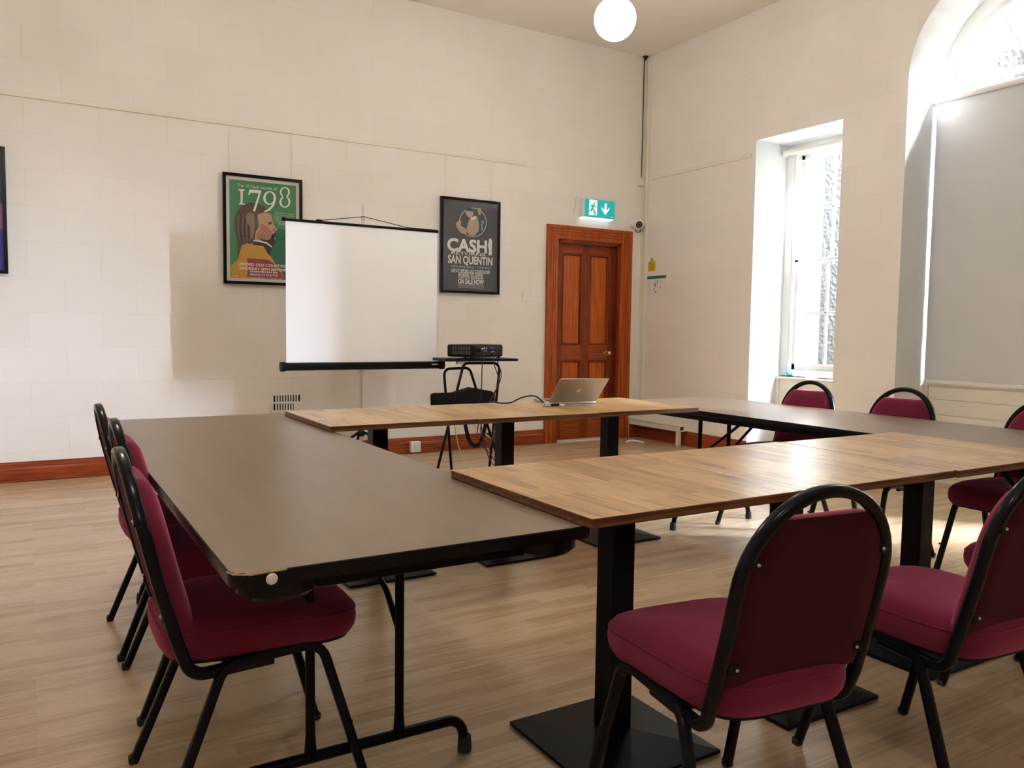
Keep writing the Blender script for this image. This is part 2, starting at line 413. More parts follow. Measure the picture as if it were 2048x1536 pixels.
for i, (w, arch) in enumerate(((WIN1, False), (WIN2, True), (WIN3, False))):
    bm = BM(); lining(bm, w, arch)
    struct('trim_%d' % (i + 10), bm, M['reveal'], ['smooth white reveal of the narrow sash window', 'smooth white arched reveal of the tall blinded window',
           'white reveal of a sash window nearer the viewer', 'white arched reveal of a window behind the viewer'][i], 'window reveal', smooth=True)

# baseboards
def skirting_profile(): return [(0, 0), (.024, 0), (.024, .098), (.019, .108), (.021, .118), (.013, .126), (.013, .137), (.004, .147), (0, .149)]
bm = BM(); prism(bm, skirting_profile(), lambda u, v_, s: (s, YB - u, v_), XL, 4.57)
struct('baseboard_back', bm, M['skirt'], 'dark red stained moulded skirting along the back wall', 'baseboard')
bm = BM(); prism(bm, skirting_profile(), lambda u, v_, s: (s, YB - u, v_), 5.708, XR); 
struct('baseboard_corner', bm, M['skirt'], 'short piece of red skirting between door frame and corner', 'baseboard')
bm = BM(); prism(bm, skirting_profile(), lambda u, v_, s: (XR - u, s, v_), WIN1[1] + .002, YB - .025)
for a, b_ in ((WIN2[1], WIN1[0]), (WIN3[1], WIN2[0]), (YR, WIN3[0])): prism(bm, skirting_profile(), lambda u, v_, s: (XR - u, s, v_), a, b_)
struct('baseboard_right', bm, M['skirt_y'], 'dark red skirting along the window wall', 'baseboard')
bm = BM(); prism(bm, skirting_profile(), lambda u, v_, s: (XL + u, s, v_), YR, YB - .025)
struct('baseboard_left', bm, M['skirt_y'], 'dark red skirting along the left wall', 'baseboard')

# door casing (mitred, fluted)
CW = .139
def cas_prof():   # u = distance from opening, v = projection
    return [(0, 0), (0, .018), (.008, .022), (.03, .022), (.034, .016), (.044, .016), (.048, .024), (.058, .024), (.062, .018), (.072, .018), (.077, .028), (.088, .028), (.092, .022), (.104, .022), (.110, .034), (CW, .036), (CW, 0)]
bm = BM()
path = [(DX0, 0, -1, 0), (DX0, DZ, -1, 1), (DX1, DZ, 1, 1), (DX1, 0, 1, 0)]
rings = []
for x, z, dx, dz in path: rings.append([bm.verts.new((x + dx * u, YB - v_, z + dz * u)) for u, v_ in cas_prof()])
for A, B in zip(rings, rings[1:]):
    for i in range(len(A)): bm.faces.new((A[i], A[(i + 1) % len(A)], B[(i + 1) % len(A)], B[i]))
for r_ in (rings[0], rings[-1]): bm.faces.new(r_)
struct('trim_1', bm, M['pine_v'], 'fluted orange-brown stained wooden door casing', 'door frame')
# door lining and leaf
YD = 7.02
bm = BM(); box(bm, DX0 - .001, DX0 + .03, YB - .002, YB + .15, 0, DZ); box(bm, DX1 - .03, DX1 + .001, YB - .002, YB + .15, 0, DZ); box(bm, DX0, DX1, YB - .002, YB + .15, DZ - .03, DZ + .001)
struct('trim_2', bm, M['pine_dark'], 'dark stained lining of the doorway', 'door frame')
door = thing('door_1', 'four-panelled orange-brown wooden door with brass knob', 'door', ((DX0 + DX1) / 2, YD, 0), kind='structure')
lx0, lx1, lz0, lz1 = DX0 + .03, DX1 - .03, .012, DZ - .03
px = [(4.826, 5.077), (5.186, 5.437)]; pz = [(.235, .86), (1.02, 1.985)]
bm = BM()
box(bm, lx0, px[0][0], YD, YD + .045, lz0, lz1); box(bm, px[1][1], lx1, YD, YD + .045, lz0, lz1); box(bm, px[0][1], px[1][0], YD, YD + .045, lz0, lz1)
obj('door_stile', bm, M['pine_dark'], door)
bm = BM()
for p0, p1 in px:
    for z0, z1 in ((lz0, pz[0][0]), (pz[0][1], pz[1][0]), (pz[1][1], lz1)): box(bm, p0, p1, YD, YD + .045, z0, z1)
obj('door_rail', bm, M['pine_h'], door)
for p0, p1 in px:
    for z0, z1 in pz:
        bm = BM(); box(bm, p0, p1, YD + .018, YD + .035, z0, z1)
        pn = obj('door_panel', bm, M['pine_panel'], door)
        bm = BM()
        for k in range(4):   # bolection bead
            pass
        ring_o = [(p0, z0), (p1, z0), (p1, z1), (p0, z1)]
        prof = [(0, .018), (0, -.001), (.006, -.007), (.012, -.006), (.017, .004), (.022, .018)]
        rr = []
        for (x, z), (sx, sz) in zip(ring_o, ((1, 1), (-1, 1), (-1, -1), (1, -1))):
            rr.append([bm.verts.new((x + sx * u, YD + v_, z + sz * u)) for u, v_ in prof])
        for i in range(4):
            A, B = rr[i], rr[(i + 1) % 4]
            for j in range(len(prof)): bm.faces.new((A[j], A[(j + 1) % len(prof)], B[(j + 1) % len(prof)], B[j]))
        sub('panel_moulding', bm, M['pine_dark'], pn, door)
bm = BM(); lathe(bm, [(0.001, -.062), (.018, -.060), (.026, -.052), (.028, -.042), (.022, -.032), (.011, -.026), (.010, -.008)], (5.437, YD, .934), 'y'); 
kn = obj('door_knob', bm, M['brass'], door, True)
bm = BM(); lathe(bm, [(.001, -.010), (.026, -.009), (.031, -.004), (.031, 0)], (5.437, YD, .934), 'y'); lathe(bm, [(.001, -.008), (.02, -.006), (.022, 0)], (5.40, YD, .934), 'y')
obj('door_rose', bm, M['brass'], door, True)
bm = BM(); box(bm, DX0 + .03, DX1 - .03, YB - .03, YB + .12, 0, .011); struct('trim_3', bm, M['cream'], 'pale threshold strip under the door', 'threshold')

# picture rails
bm = BM(); bbox(bm, XL, 4.32, YB - .012, YB, 2.808, 2.84, .003); struct('trim_4', bm, M['cream'], 'thin white picture-hanging rail along the back wall', 'picture rail')
bm = BM(); bbox(bm, XR - .012, XR, 5.40, 6.82, 2.812, 2.842, .003); struct('trim_5', bm, M['cream'], 'thin white picture-hanging rail by the narrow window', 'picture rail')

# windows -------------------------------------------------------------
XG = 6.315
def bar(bm, y0, y1, z0, z1, d=.022, x=XG): bbox(bm, x - d, x + d, y0, y1, z0, z1, .004, 1)
def sash_window(name, w, label, zoff=0):
    y0, y1 = w[0], w[1]; r = thing(name, label, 'window', (XG, (y0 + y1) / 2, .77), kind='structure')
    bm = BM(); xa = 6.262
    bbox(bm, xa, XO, y0, y0 + .085, .77, 2.96, .004); bbox(bm, xa, XO, y1 - .085, y1, .77, 2.96, .004); bbox(bm, xa, XO, y0 + .085, y1 - .085, 2.86, 2.96, .004)
    bbox(bm, xa + .01, XO, y0 + .085, y1 - .085, .77, .83, .004)
    for yy in ((y0 + .085, y0 + .105), (y1 - .105, y1 - .085)): bbox(bm, xa + .006, xa + .024, *yy, .83, 2.86, .004, 1)
    obj('window_frame', bm, M['white_gloss'], r)
    a, b_ = y0 + .105, y1 - .105; mid = (a + b_) / 2
    for (z0, z1, x, br, trl, tr2) in ((.83, 1.88, XG, .06, .03, 0), (1.845, 2.86, XG + .05, .03, .045, 0)):
        bm = BM(); bar(bm, a, a + .045, z0, z1, x=x); bar(bm, b_ - .045, b_, z0, z1, x=x); bar(bm, a, b_, z0, z0 + br, x=x); bar(bm, a, b_, z1 - trl, z1, x=x)
        bar(bm, mid - .012, mid + .012, z0, z1, .016, x); zm = (z0 + br + z1 - trl) / 2; bar(bm, a, b_, zm - .011, zm + .011, .016, x)
        s = obj('sash', bm, M['white_gloss'], r)
        bm = BM(); box(bm, x - .002, x + .002, a + .04, b_ - .04, z0 + .02, z1 - .02); sub('pane', bm, M['glass'], s, r)
    return r
sash_window('window_1', WIN1, 'narrow white sash window of eight panes in a deep recess')
sash_window('window_3', WIN3, 'white sash window on the right wall out of view')
def arch_window(name, w, label):
    y0, y1, _, zs = w; yc, R = (y0 + y1) / 2, (y1 - y0) / 2
    r = thing(name, label, 'window', (XG, yc, .8), kind='structure')
    def U(off, zb): return [(yc + R - off, zb)] + [(yc + (R - off) * cos(a * pi / 28), zs + (R - off) * sin(a * pi / 28)) for a in range(29)] + [(yc - R + off, zb)]
    def uframe(bm, o1, o2, x0, x1, zb):
        A, B = U(o1, zb), U(o2, zb)
        for k in range(len(A) - 1): prism(bm, [A[k], A[k + 1], B[k + 1], B[k]], lambda u, v_, s: (s, u, v_), x0, x1)
    bm = BM(); uframe(bm, .001, .075, 6.262, XO, .77); uframe(bm, .075, .095, 6.275, 6.295, .77); bbox(bm, 6.27, XO, y0 + .07, y1 - .07, .77, .83, .004)
    obj('window_frame', bm, M['white_gloss'], r)
    bm = BM(); uframe(bm, .095, .14, XG - .02, XG + .02, .83)
    bar(bm, y0 + .1, y1 - .1, .83, .90); bar(bm, y0 + .1, y1 - .1, 1.95, 1.99)
    bar(bm, y0 + .1, y1 - .1, zs - .03, zs + .015)
    for k in (1, 2): 
        yy = y0 + .12 + (y1 - y0 - .24) * k / 3; bar(bm, yy - .011, yy + .011, .85, zs, .014)
    for a in (pi / 3, 2 * pi / 3):
        tube(bm, [(XG, yc, zs), (XG, yc + (R - .12) * cos(a), zs + (R - .12) * sin(a))], .011, 6)
    s = obj('sash', bm, M['white_gloss'], r)
    bm = BM(); poly = U(.11, .85); prism(bm, poly, lambda u, v_, s_: (s_, u, v_), XG - .002, XG + .002); sub('pane', bm, M['glass'], s, r)
arch_window('window_2', WIN2, 'tall round-headed white window with its roller blind down')

# boarded aprons under the windows
def apron(name, w, label, z1):
    bm = BM(); nb = 6; h = (z1 - .05) / nb
    for k in range(nb): bbox(bm, 6.215, 6.245, w[0] + .045, w[1] - .045, .05 + k * h + .002, .05 + (k + 1) * h, .004, 2)
    box(bm, 6.23, 6.50, w[0] + .005, w[1] - .005, .0, z1 - .012); bbox(bm, 6.205, 6.245, w[1] - .045, w[1] - .005, 0, z1, .003); bbox(bm, 6.205, 6.245, w[0] + .005, w[0] + .045, 0, z1, .003)
    bbox(bm, 6.195, 6.26, w[0] + .005, w[1] - .005, z1 - .012, z1 + .008, .004)
    struct(name, bm, M['cream'], label, 'window apron')
apron('trim_20', WIN1, 'cream horizontally boarded apron under the narrow sash window', .75)
apron('trim_21', WIN2, 'cream horizontally boarded apron under the big blinded window', .79)
apron('trim_22', WIN3, 'cream boarded apron under a window out of view', .75)

# ================================================================== OUTSIDE
bm = BM(); box(bm, 7.3, 40, -20, 30, -.6, -.5); tag(obj('outside_ground', bm, M['ground']), 'dark gravel ground outside the windows', 'ground', kind='structure')
bm = BM(); box(bm, 9.4, 10.2, 5.02, 7.45, -.5, 3.75); box(bm, 9.45, 10.1, 4.86, 5.22, -.5, 4.36)
tag(obj('rubble_wall', bm, M['stone']), 'pale rubble stone wall seen through the window panes', 'stone wall')
bm = BM()
for y0_, y1_ in zip(ys[0::2], ys[1::2]): box(bm, 6.521, 6.53, y0_, y1_, -.5, ZC + .1)  # thin dark skin added to cut bounce onto the rubble wall
M['ext'] = mat('dark_bounce_skin', (.12, .115, .10), .9); struct('wall_exterior', bm, M['ext'], 'dark skin added on the outer face of the window wall to cut bounce light', 'wall')
bm = BM(); box(bm, 6.532, 6.70, WIN1[1] - .09, WIN1[1] + .7, -.5, 4.4); tag(obj('render_pier', bm, M['outer']), 'smooth beige rendered pier just outside the narrow window', 'pier')

bm = BM(); box(bm, 9.4, 14, .55, 4.80, -.5, 8.0); box(bm, 9.4, 14, -.6, .55, -.5, 5.9); box(bm, 9.4, 9.7, -16, -2.5, -.5, 9.0)  # unseen blocks, added and sized to cut sky and sun at the windows
b3 = BM(); box(b3, 6.535, 9.0, 2.20, 2.32, -.5, 4.0)  # unseen wall added to keep low sky out of two recesses
tag(obj('sky_baffle', b3, M['outer']), 'wall added between two windows to hold back low sky light, out of view', 'wall', kind='structure')
tag(obj('sky_blocker', bm, M['outer']), 'tall blocks added across the yard to cut sky and sun light, out of view', 'building')
# ================================================================== ROLLER BLINDS
def roller(loc_y0, loc_y1, z, x, label, drop=None, bar_z=None):
    r = thing('roller_blind', label, 'roller blind', (x, (loc_y0 + loc_y1) / 2, z))
    bm = BM(); sweep(bm, [(x, loc_y0, z), (x, loc_y1, z)], circ(.024, 16)); obj('roller', bm, M['white_plastic'], r, True)
    for yy in (loc_y0 - .006, loc_y1):
        bm = BM(); bbox(bm, x - .03, x + .045, yy, yy + .006, z - .03, z + .034, .002, 1); obj('bracket', bm, M['white_plastic'], r)
    if drop:
        bm = BM(); box(bm, x + .020, x + .0215, loc_y0 + .006, loc_y1 - .008, drop, z); obj('blind_cloth', bm, M['blind'], r)
        bm = BM(); bbox(bm, x + .012, x + .03, loc_y0 + .004, loc_y1 - .006, drop - .022, drop + .006, .005); obj('bottom_bar', bm, M['white_plastic'], r)
    return r
roller(4.44, 5.325, 2.875, 6.20, 'rolled-up white roller blind at the head of the narrow window')
roller(2.56, 3.842, 3.015, 6.165, 'pulled-down pale roller blind covering the tall arched window', drop=.816)

# bottle on sill
bt = thing('water_bottle', 'clear plastic bottle with a blue label on the window sill', 'bottle', (6.235, 5.235, .758))
bm = BM(); lathe(bm, [(.001, 0), (.028, .002), (.031, .01), (.031, .085), (.026, .105), (.013, .13), (.012, .15), (.001, .151)], (6.235, 5.235, .758)); obj('bottle_body', bm, M['bottle'], bt, True)
bm = BM(); lathe(bm, [(.0315, 0), (.0318, .001), (.0318, .028), (.0315, .029)], (6.235, 5.235, .785)); obj('bottle_label', bm, mat('sky_blue_label', (.10, .50, .75), .4), bt, True)
bm = BM(); lathe(bm, [(.001, 0), (.015, 0), (.015, .016), (.001, .017)], (6.235, 5.235, .905)); obj('bottle_cap', bm, M['white_plastic'], bt, True)

# ================================================================== GLOBE LAMPS
def globe(x, y, z, label):
    r = thing('globe_pendant', label, 'pendant lamp', (x, y, z), group='opal globe pendants')
    bm = BM(); bmesh.ops.create_uvsphere(bm, u_segments=32, v_segments=20, radius=.135); loc_child('globe_shade', bm, M['globe'], r, True)
    bm = BM(); lathe(bm, [(.04, .12), (.045, .125), (.045, .16), (.02, .175), (.008, .18)], (0, 0, 0)); loc_child('lamp_collar', bm, M['brass'], r, True)
    bm = BM(); tube(bm, [(0, 0, .17), (0, 0, ZC - z)], .006, 8); loc_child('rod', bm, M['brass'], r, True)
    bm = BM(); lathe(bm, [(.05, ZC - z - .001), (.05, ZC - z - .012), (.02, ZC - z - .035), (.006, ZC - z - .04)], (0, 0, 0)); loc_child('ceiling_rose', bm, M['brass'], r, True)
globe(3.32, 4.278, 3.2, 'lit white glass globe hanging near the ceiling corner')
globe(.2, 4.278, 3.2, 'lit globe pendant above the left of the room, out of view')
globe(.2, -2.4, 3.2, 'lit globe pendant added behind the viewer as fill, out of view')  # unseen pendant added for fill on the left
globe(.2, .9, 3.2, 'lit globe pendant above the viewer, out of view')

# ================================================================== WALL FITTINGS
# exit sign
es = thing('exit_sign', 'lit green running-man exit sign with down arrow above the door', 'exit sign', (5.17, YB, 2.45))
ex0, ex1, ez0, ez1, ed = 4.985, 5.385, 2.357, 2.552, .075
bm = BM(); bbox(bm, ex0 - .02, ex1, YB - ed, YB, ez0, ez1, .006); obj('sign_housing', bm, M['white_plastic'], es)
msign = mat('lit_green_film', (.0, .20, .20), .35, emit=(.02, .50, .48), es=.085)
mwht = mat('lit_white_film', (.8, .85, .85), .35, emit=(.75, .95, .95), es=.075)
bm = BM(); box(bm, ex0 + .002, ex1 - .006, YB - ed - .003, YB - ed, ez0 + .006, ez1 - .006); fc = obj('sign_face', bm, msign, es)
def flat(bm, poly, y, t=.001): prism(bm, poly, lambda u, v_, s: (u, s, v_), y, y - t)
def sx(px, py):   # sign artwork px (crop) -> wall
    u = (px - 180) / 400; top = 118 + 40 * u; bot = 352 + 35 * u; v_ = (py - top) / (bot - top)
    return (ex0 + .004 + u * (ex1 - ex0 - .01), ez1 - .008 - v_ * (ez1 - ez0 - .016))
bm = BM(); flat(bm, [sx(238, 128), sx(342, 142), sx(340, 345), sx(232, 340), ], YB - ed - .003)
sub('door_symbol', bm, mwht, fc, es)
bm = BM()
hx, hz = sx(302, 180); flat(bm, [(hx + .0085 * cos(a * pi / 6), hz + .0095 * sin(a * pi / 6)) for a in range(12)], YB - ed - .004)
for poly in ([(258, 205), (275, 198), (300, 198), (330, 232), (322, 240), (303, 222), (290, 262), (322, 300), (312, 342), (303, 342), (307, 306), (270, 262), (252, 290), (222, 290), (222, 281), (245, 279), (268, 238), (274, 212), (262, 215), (252, 232), (244, 228)],):
    # split concave man into convex quads
    pass
for q in ([(272, 200), (300, 198), (290, 262), (264, 258)], [(298, 200), (332, 234), (326, 242), (296, 216)], [(276, 200), (258, 206), (243, 228), (252, 233), (266, 214), (278, 212)],
          [(264, 250), (288, 262), (256, 292), (246, 284)], [(222, 281), (250, 279), (256, 292), (222, 291)], [(272, 255), (292, 258), (323, 300), (308, 306)], [(308, 300), (324, 300), (314, 344), (303, 343)]):
    flat(bm, [sx(*p) for p in q], YB - ed - .004)
sub('running_man', bm, msign, fc, es)
bm = BM()
flat(bm, [sx(*p) for p in ((441, 182), (470, 185), (468, 270), (438, 268))], YB - ed - .003)
flat(bm, [sx(*p) for p in ((398, 225), (440, 275), (452, 340), (399, 258))], YB - ed - .003)
flat(bm, [sx(*p) for p in ((508, 235), (467, 278), (452, 340), (505, 268))], YB - ed - .003)
flat(bm, [sx(*p) for p in ((438, 262), (470, 265), (467, 290), (452, 338), (440, 288))], YB - ed - .003)
flat(bm, [sx(*p) for p in ((525, 360), (560, 364), (560, 370), (525, 366))], YB - ed - .003)
sub('down_arrow', bm, mwht, fc, es)
bm = BM(); bbox(bm, ex0 - .01, ex1 - .02, YB - ed + .005, YB - .01, ez0 - .012, ez0 + .001, .003)
obj('downlight_diffuser', bm, mat('lit_diffuser', (.9, .95, 1), .4, emit=(.7, .92, 1), es=.22), es)
bm = BM(); tube(bm, smooth_path([(4.93, YB - .02, 2.57), (4.91, YB - .02, 2.53), (4.912, YB - .02, 2.47), (4.88, YB - .02, 2.40)]), .0035, 6)
obj('glow_cord', bm, mat('pale_green_cord', (.35, .62, .35), .5), es, True)

# light switch, vent, socket
sw = thing('light_switch', 'white square light switch plate left of the door', 'light switch', (4.335, YB, 1.515))
bm = BM(); bbox(bm, 4.29, 4.38, YB - .010, YB, 1.472, 1.558, .004); obj('switch_plate', bm, M['white_plastic'], sw)
bm = BM(); bbox(bm, 4.327, 4.343, YB - .015, YB - .009, 1.50, 1.53, .002); obj('rocker', bm, M['white_plastic'], sw)
for xx in (4.302, 4.368):
    bm = BM(); lathe(bm, [(.004, -.0115), (.004, -.009)], (xx, YB, 1.515), 'y', 10); obj('screw', bm, M['chrome'], sw)
vt = thing('wall_vent', 'white slotted plastic air vent low on the back wall', 'vent', (1.905, YB, .52))
bm = BM(); vx0, vx1, vz0, vz1 = 1.772, 2.042, .437, .605
bars = 10; pw = (vx1 - vx0 - .04) / bars
box(bm, vx0, vx1, YB - .012, YB, vz0, vz0 + .02); box(bm, vx0, vx1, YB - .012, YB, vz1 - .02, vz1); box(bm, vx0, vx1, YB - .012, YB, (vz0 + vz1) / 2 - .008, (vz0 + vz1) / 2 + .008)
box(bm, vx0, vx0 + .02, YB - .0125, YB, vz0, vz1); box(bm, vx1 - .02, vx1, YB - .0125, YB, vz0, vz1)
for k in range(1, bars): box(bm, vx0 + .02 + k * pw - .006, vx0 + .02 + k * pw + .006, YB - .011, YB, vz0, vz1)
obj('vent_grille', bm, M['white_plastic'], vt)
bm = BM(); box(bm, vx0 + .01, vx1 - .01, YB - .004, YB - .001, vz0 + .01, vz1 - .01); obj('vent_backing', bm, M['dark'], vt)
bm = BM(); box(bm, vx1 - .075, vx1 - .02, YB - .0115, YB, vz0 + .02, vz0 + .08); obj('vent_slider', bm, M['white_plastic'], vt)
bm = BM(); bbox(bm, 3.05, 3.15, YB - .07, YB - .02, .015, .115, .006)
bbox(bm, 3.075, 3.125, YB - .074, YB - .068, .04, .09, .002); tag(obj('socket_box', bm, M['white_plastic']), 'white square socket box on the skirting behind the projector', 'socket')

# corner trunking, junction box, camera
bm = BM(); bbox(bm, 5.805, XR, YB - .03, YB, .15, ZC - .01, .003); bbox(bm, XR - .022, XR, YB - .09, YB - .05, .15, ZC - .03, .003)
tag(obj('cable_trunking', bm, M['cream']), 'cream plastic cable trunking running up the room corner', 'trunking')
bm = BM(); tube(bm, smooth_path([(5.79, YB - .012, ZC), (5.789, YB - .012, 3.2), (5.787, YB - .012, 2.86)]), .0045, 6); lathe(bm, [(.03, ZC - .001), (.022, ZC - .02), (.005, ZC - .045)], (5.79, YB - .03, 0), 'z', 10)
tag(obj('ceiling_cable', bm, M['rubber'], None, True), 'thin dark cable dropping from the ceiling in the corner', 'cable')
jb = thing('junction_box', 'small cream junction box on the corner cable', 'junction box', (5.775, YB, 2.79))
bm = BM(); bbox(bm, 5.735, 5.80, YB - .04, YB, 2.755, 2.83, .006); obj('box_body', bm, M['cream'], jb)
bm = BM(); bbox(bm, 5.74, 5.795, YB - .046, YB - .038, 2.76, 2.825, .003); obj('box_lid', bm, M['cream'], jb)
cc = thing('dome_camera', 'white ball security camera with black lens in the corner', 'security camera', (5.70, YB, 2.34))
Rc = Matrix.Translation((5.708, YB - .075, 2.335)) @ Vector((-.55, -1, -.25)).to_track_quat('Z', 'Y').to_matrix().to_4x4()
b2 = BM(); bmesh.ops.create_uvsphere(b2, u_segments=24, v_segments=16, radius=.060); bm = BM(); merge(bm, b2, Rc); obj('camera_ball', bm, M['white_plastic'], cc, True)
b2 = BM(); lathe(b2, [(.036, .040), (.036, .052), (.030, .058), (.018, .056), (.016, .062), (.001, .066)], (0, 0, 0)); bm = BM(); merge(bm, b2, Rc); obj('camera_lens', bm, mat('lens_black', (.01, .01, .015), .1), cc, True)
bm = BM(); lathe(bm, [(.05, -.001), (.05, -.02), (.035, -.045)], (5.69, YB, 2.345), 'y'); obj('camera_base', bm, M['white_plastic'], cc, True)
bm = BM(); tube(bm, smooth_path([(5.735, YB - .08, 2.30), (5.748, YB - .06, 2.265), (5.74, YB - .04, 2.25), (5.72, YB - .02, 2.27), (5.73, YB - .01, 2.33)]), .0035, 6); obj('camera_cable', bm, M['rubber'], cc, True)

# notices on the right wall
yn = thing('warning_card', 'small yellow warning card with a triangle on the window wall', 'sign', (XR, 6.775, 1.9))
bm = BM(); box(bm, XR - .003, XR, 6.715, 6.835, 1.828, 1.935); obj('card', bm, M['yellow'], yn)
bm = BM(); prism(bm, [(6.745, 1.935), (6.805, 1.935), (6.775, 1.99)], lambda u, v_, s: (s, u, v_), XR, XR - .003); tr = obj('triangle', bm, M['yellow'], yn)
bm = BM(); prism(bm, [(6.77, 1.945), (6.78, 1.945), (6.777, 1.972), (6.773, 1.972)], lambda u, v_, s: (s, u, v_), XR - .003, XR - .004)
for k in range(6): box(bm, XR - .0036, XR - .003, 6.73, 6.82 - .012 * (k % 3), 1.915 - k * .013, 1.918 - k * .013)
obj('card_text', bm, M['dark'], yn)
fp = thing('fire_notice', 'white evacuation plan notice with a dark green header strip', 'notice', (XR, 6.69, 1.665))
bm = BM(); box(bm, XR - .002, XR, 6.54, 6.842, 1.555, 1.776); obj('sheet', bm, M['paper'], fp)
bm = BM(); box(bm, XR - .0028, XR - .002, 6.54, 6.842, 1.745, 1.776); obj('header_strip', bm, M['green_dark'], fp)
bm = BM()
for k in range(8): box(bm, XR - .0026, XR - .002, 6.80 - .01 * (k % 3), 6.835, 1.725 - k * .02, 1.728 - k * .02)
for (y_, z_, w_, h_) in ((6.70, 1.66, .02, .045), (6.72, 1.62, .015, .03), (6.67, 1.69, .012, .04), (6.69, 1.59, .025, .02), (6.62, 1.64, .012, .018), (6.60, 1.70, .01, .012)): box(bm, XR - .0026, XR - .002, y_, y_ + w_, z_, z_ + h_)
obj('floor_plan', bm, mat('grey_print', (.25, .25, .26), .6), fp)

# low cream pipe boxing by the corner
pb = thing('pipe_boxing', 'low cream pipe boxing on a short leg below the notices', 'pipe boxing', (5.77, 6.5, 0))
bm = BM(); bbox(bm, 5.70, XR - .001, 6.14, YB - .03, .150, .212, .004); bbox(bm, 5.69, XR - .001, 6.14, YB - .03, .205, .222, .004); obj('box_body', bm, M['cream'], pb)
bm = BM(); bbox(bm, 5.715, 5.755, 6.16, 6.20, 0, .151, .003); obj('leg', bm, M['cream'], pb)
bm = BM(); box(bm, 5.72, 5.76, 6.133, 6.141, .165, .20); obj('pipe_opening', bm, M['dark'], pb)
bm = BM(); tube(bm, smooth_path([(5.40, 6.62, .004), (5.46, 6.60, .02), (5.52, 6.56, .012), (5.56, 6.52, .004)]), .010, 6, ); tag(obj('paper_scrap', bm, M['paper'], None, True), 'crumpled pale scrap of paper on the floor by the door', 'scrap')

# ================================================================== POSTERS
def text_mesh(txt, size, x, z, y, width=None, bold=0.0, mtl=None, parent=None, root=None, name='lettering', align='CENTER', shear=0):
    cu = bpy.data.curves.new('t', 'FONT'); cu.body = txt; cu.size = size; cu.align_x = align; cu.align_y = 'CENTER'; cu.offset = bold; cu.shear = shear; cu.resolution_u = 3
    o = bpy.data.objects.new('t', cu); C.objects.link(o)
    dg = bpy.context.evaluated_depsgraph_get(); dg.update()
    me = bpy.data.meshes.new_from_object(o.evaluated_get(dg)); bpy.data.objects.remove(o); bpy.data.curves.remove(cu)
    xs = [v_.co.x for v_ in me.vertices]; w0 = max(xs) - min(xs); k = (width / w0) if width else 1
    rl = root.location if root else Vector((0, 0, 0))
    me.transform(Matrix(((k, 0, 0, x - rl.x), (0, 0, 0, y - rl.y), (0, 1, 0, z - rl.z), (0, 0, 0, 1))))
    me.name = name; me.materials.append(mtl)
    q = bpy.data.objects.new(name, me); C.objects.link(q); q.parent = parent
    return q
def bil(c, px, py):
    (x0, y0), (x1, y1), (x2, y2), (x3, y3) = c       # TL TR BR BL
    u = v_ = .5
    for _ in range(12):
        lx, rx = x0 + (x3 - x0) * v_, x1 + (x2 - x1) * v_; u = (px - lx) / (rx - lx)
        ty, by = y0 + (y1 - y0) * u, y3 + (y2 - y3) * u; v_ = (py - ty) / (by - ty)
    return u, v_
glass_p = M['glass']
def poster_base(x0, x1, z0, z1, label, print_mat, mount_mat=None, mg=0.0, lean=.0):
    yf = YB - .045
    r = thing('framed_poster', label, 'poster', ((x0 + x1) / 2, YB, (z0 + z1) / 2))
    bm = BM(); t = .024
    bbox(bm, x0, x0 + t, yf, YB - .012, z0, z1, .002); bbox(bm, x1 - t, x1, yf, YB - .012, z0, z1, .002)
    bbox(bm, x0 + t, x1 - t, yf, YB - .012, z0, z0 + t, .002); bbox(bm, x0 + t, x1 - t, yf, YB - .012, z1 - t, z1, .002)
    obj('frame', bm, M['black_gloss'], r)
    bm = BM(); box(bm, x0 + t, x1 - t, yf + .014, YB - .012, z0 + t, z1 - t); mo = obj('mount', bm, mount_mat or print_mat, r)
    a, b_, c, d = x0 + t + mg, x1 - t - mg, z0 + t + mg, z1 - t - mg
    yp = yf + .0135
    bm = BM(); box(bm, a, b_, yp, yp + .0003, c, d); pr = obj('poster_print', bm, print_mat, r)
    bm = BM(); box(bm, x0 + t - .002, x1 - t + .002, yf + .004, yf + .006, z0 + t - .002, z1 - t + .002); obj('glass_pane', bm, glass_p, r)
    for xx in (x0 + .06, x1 - .08):
        bm = BM(); tube(bm, [(xx, YB - .008, z1 - .02), (xx, YB - .008, 2.81)], .0022, 6); obj('hanging_rod', bm, M['cream'], r)
    return r, pr, yp, (a, b_, c, d)
def ink(name, c, rough=.6): return mat(name, c, rough)
# --- green poster
r, pr, yp, (a, b_, c, d) = poster_base(1.388, 2.04, 1.523, 2.425, 'framed green 1798 poster with a bearded profile, left of the projector screen',
    ink('poster_green', (.055, .23, .10)), ink('poster_mount', (.62, .57, .52)), .028)
K = [(150, 180), (955, 265), (955, 1375), (150, 1335)]
def P1(px, py): u, v_ = bil(K, px, py); return (a + u * (b_ - a), d - v_ * (d - c))
layer = [0]
def ply(name, pts, m_, root, part, P, nofan=False):
    layer[0] += 1; y = yp - .00015 * layer[0]
    bm = BM(); pp = [P(*q) for q in pts]
    f = bm.faces.new([bm.verts.new((x, y, z)) for x, z in pp]); f.normal_update(); bmesh.ops.triangulate(bm, faces=[f])
    return sub(name, bm, m_, part, root)
ply('dark_green_field', [(700, 760), (955, 800), (955, 1375), (560, 1360), (560, 900)], ink('poster_deep_green', (.012, .13, .055)), r, pr, P1)
hs1, hs2, hs3, hs4 = ink('poster_strand_pale', (.19, .15, .12)), ink('poster_strand_dark', (.05, .03, .025)), ink('poster_skin_red', (.33, .12, .08)), ink('poster_gold', (.62, .38, .06))
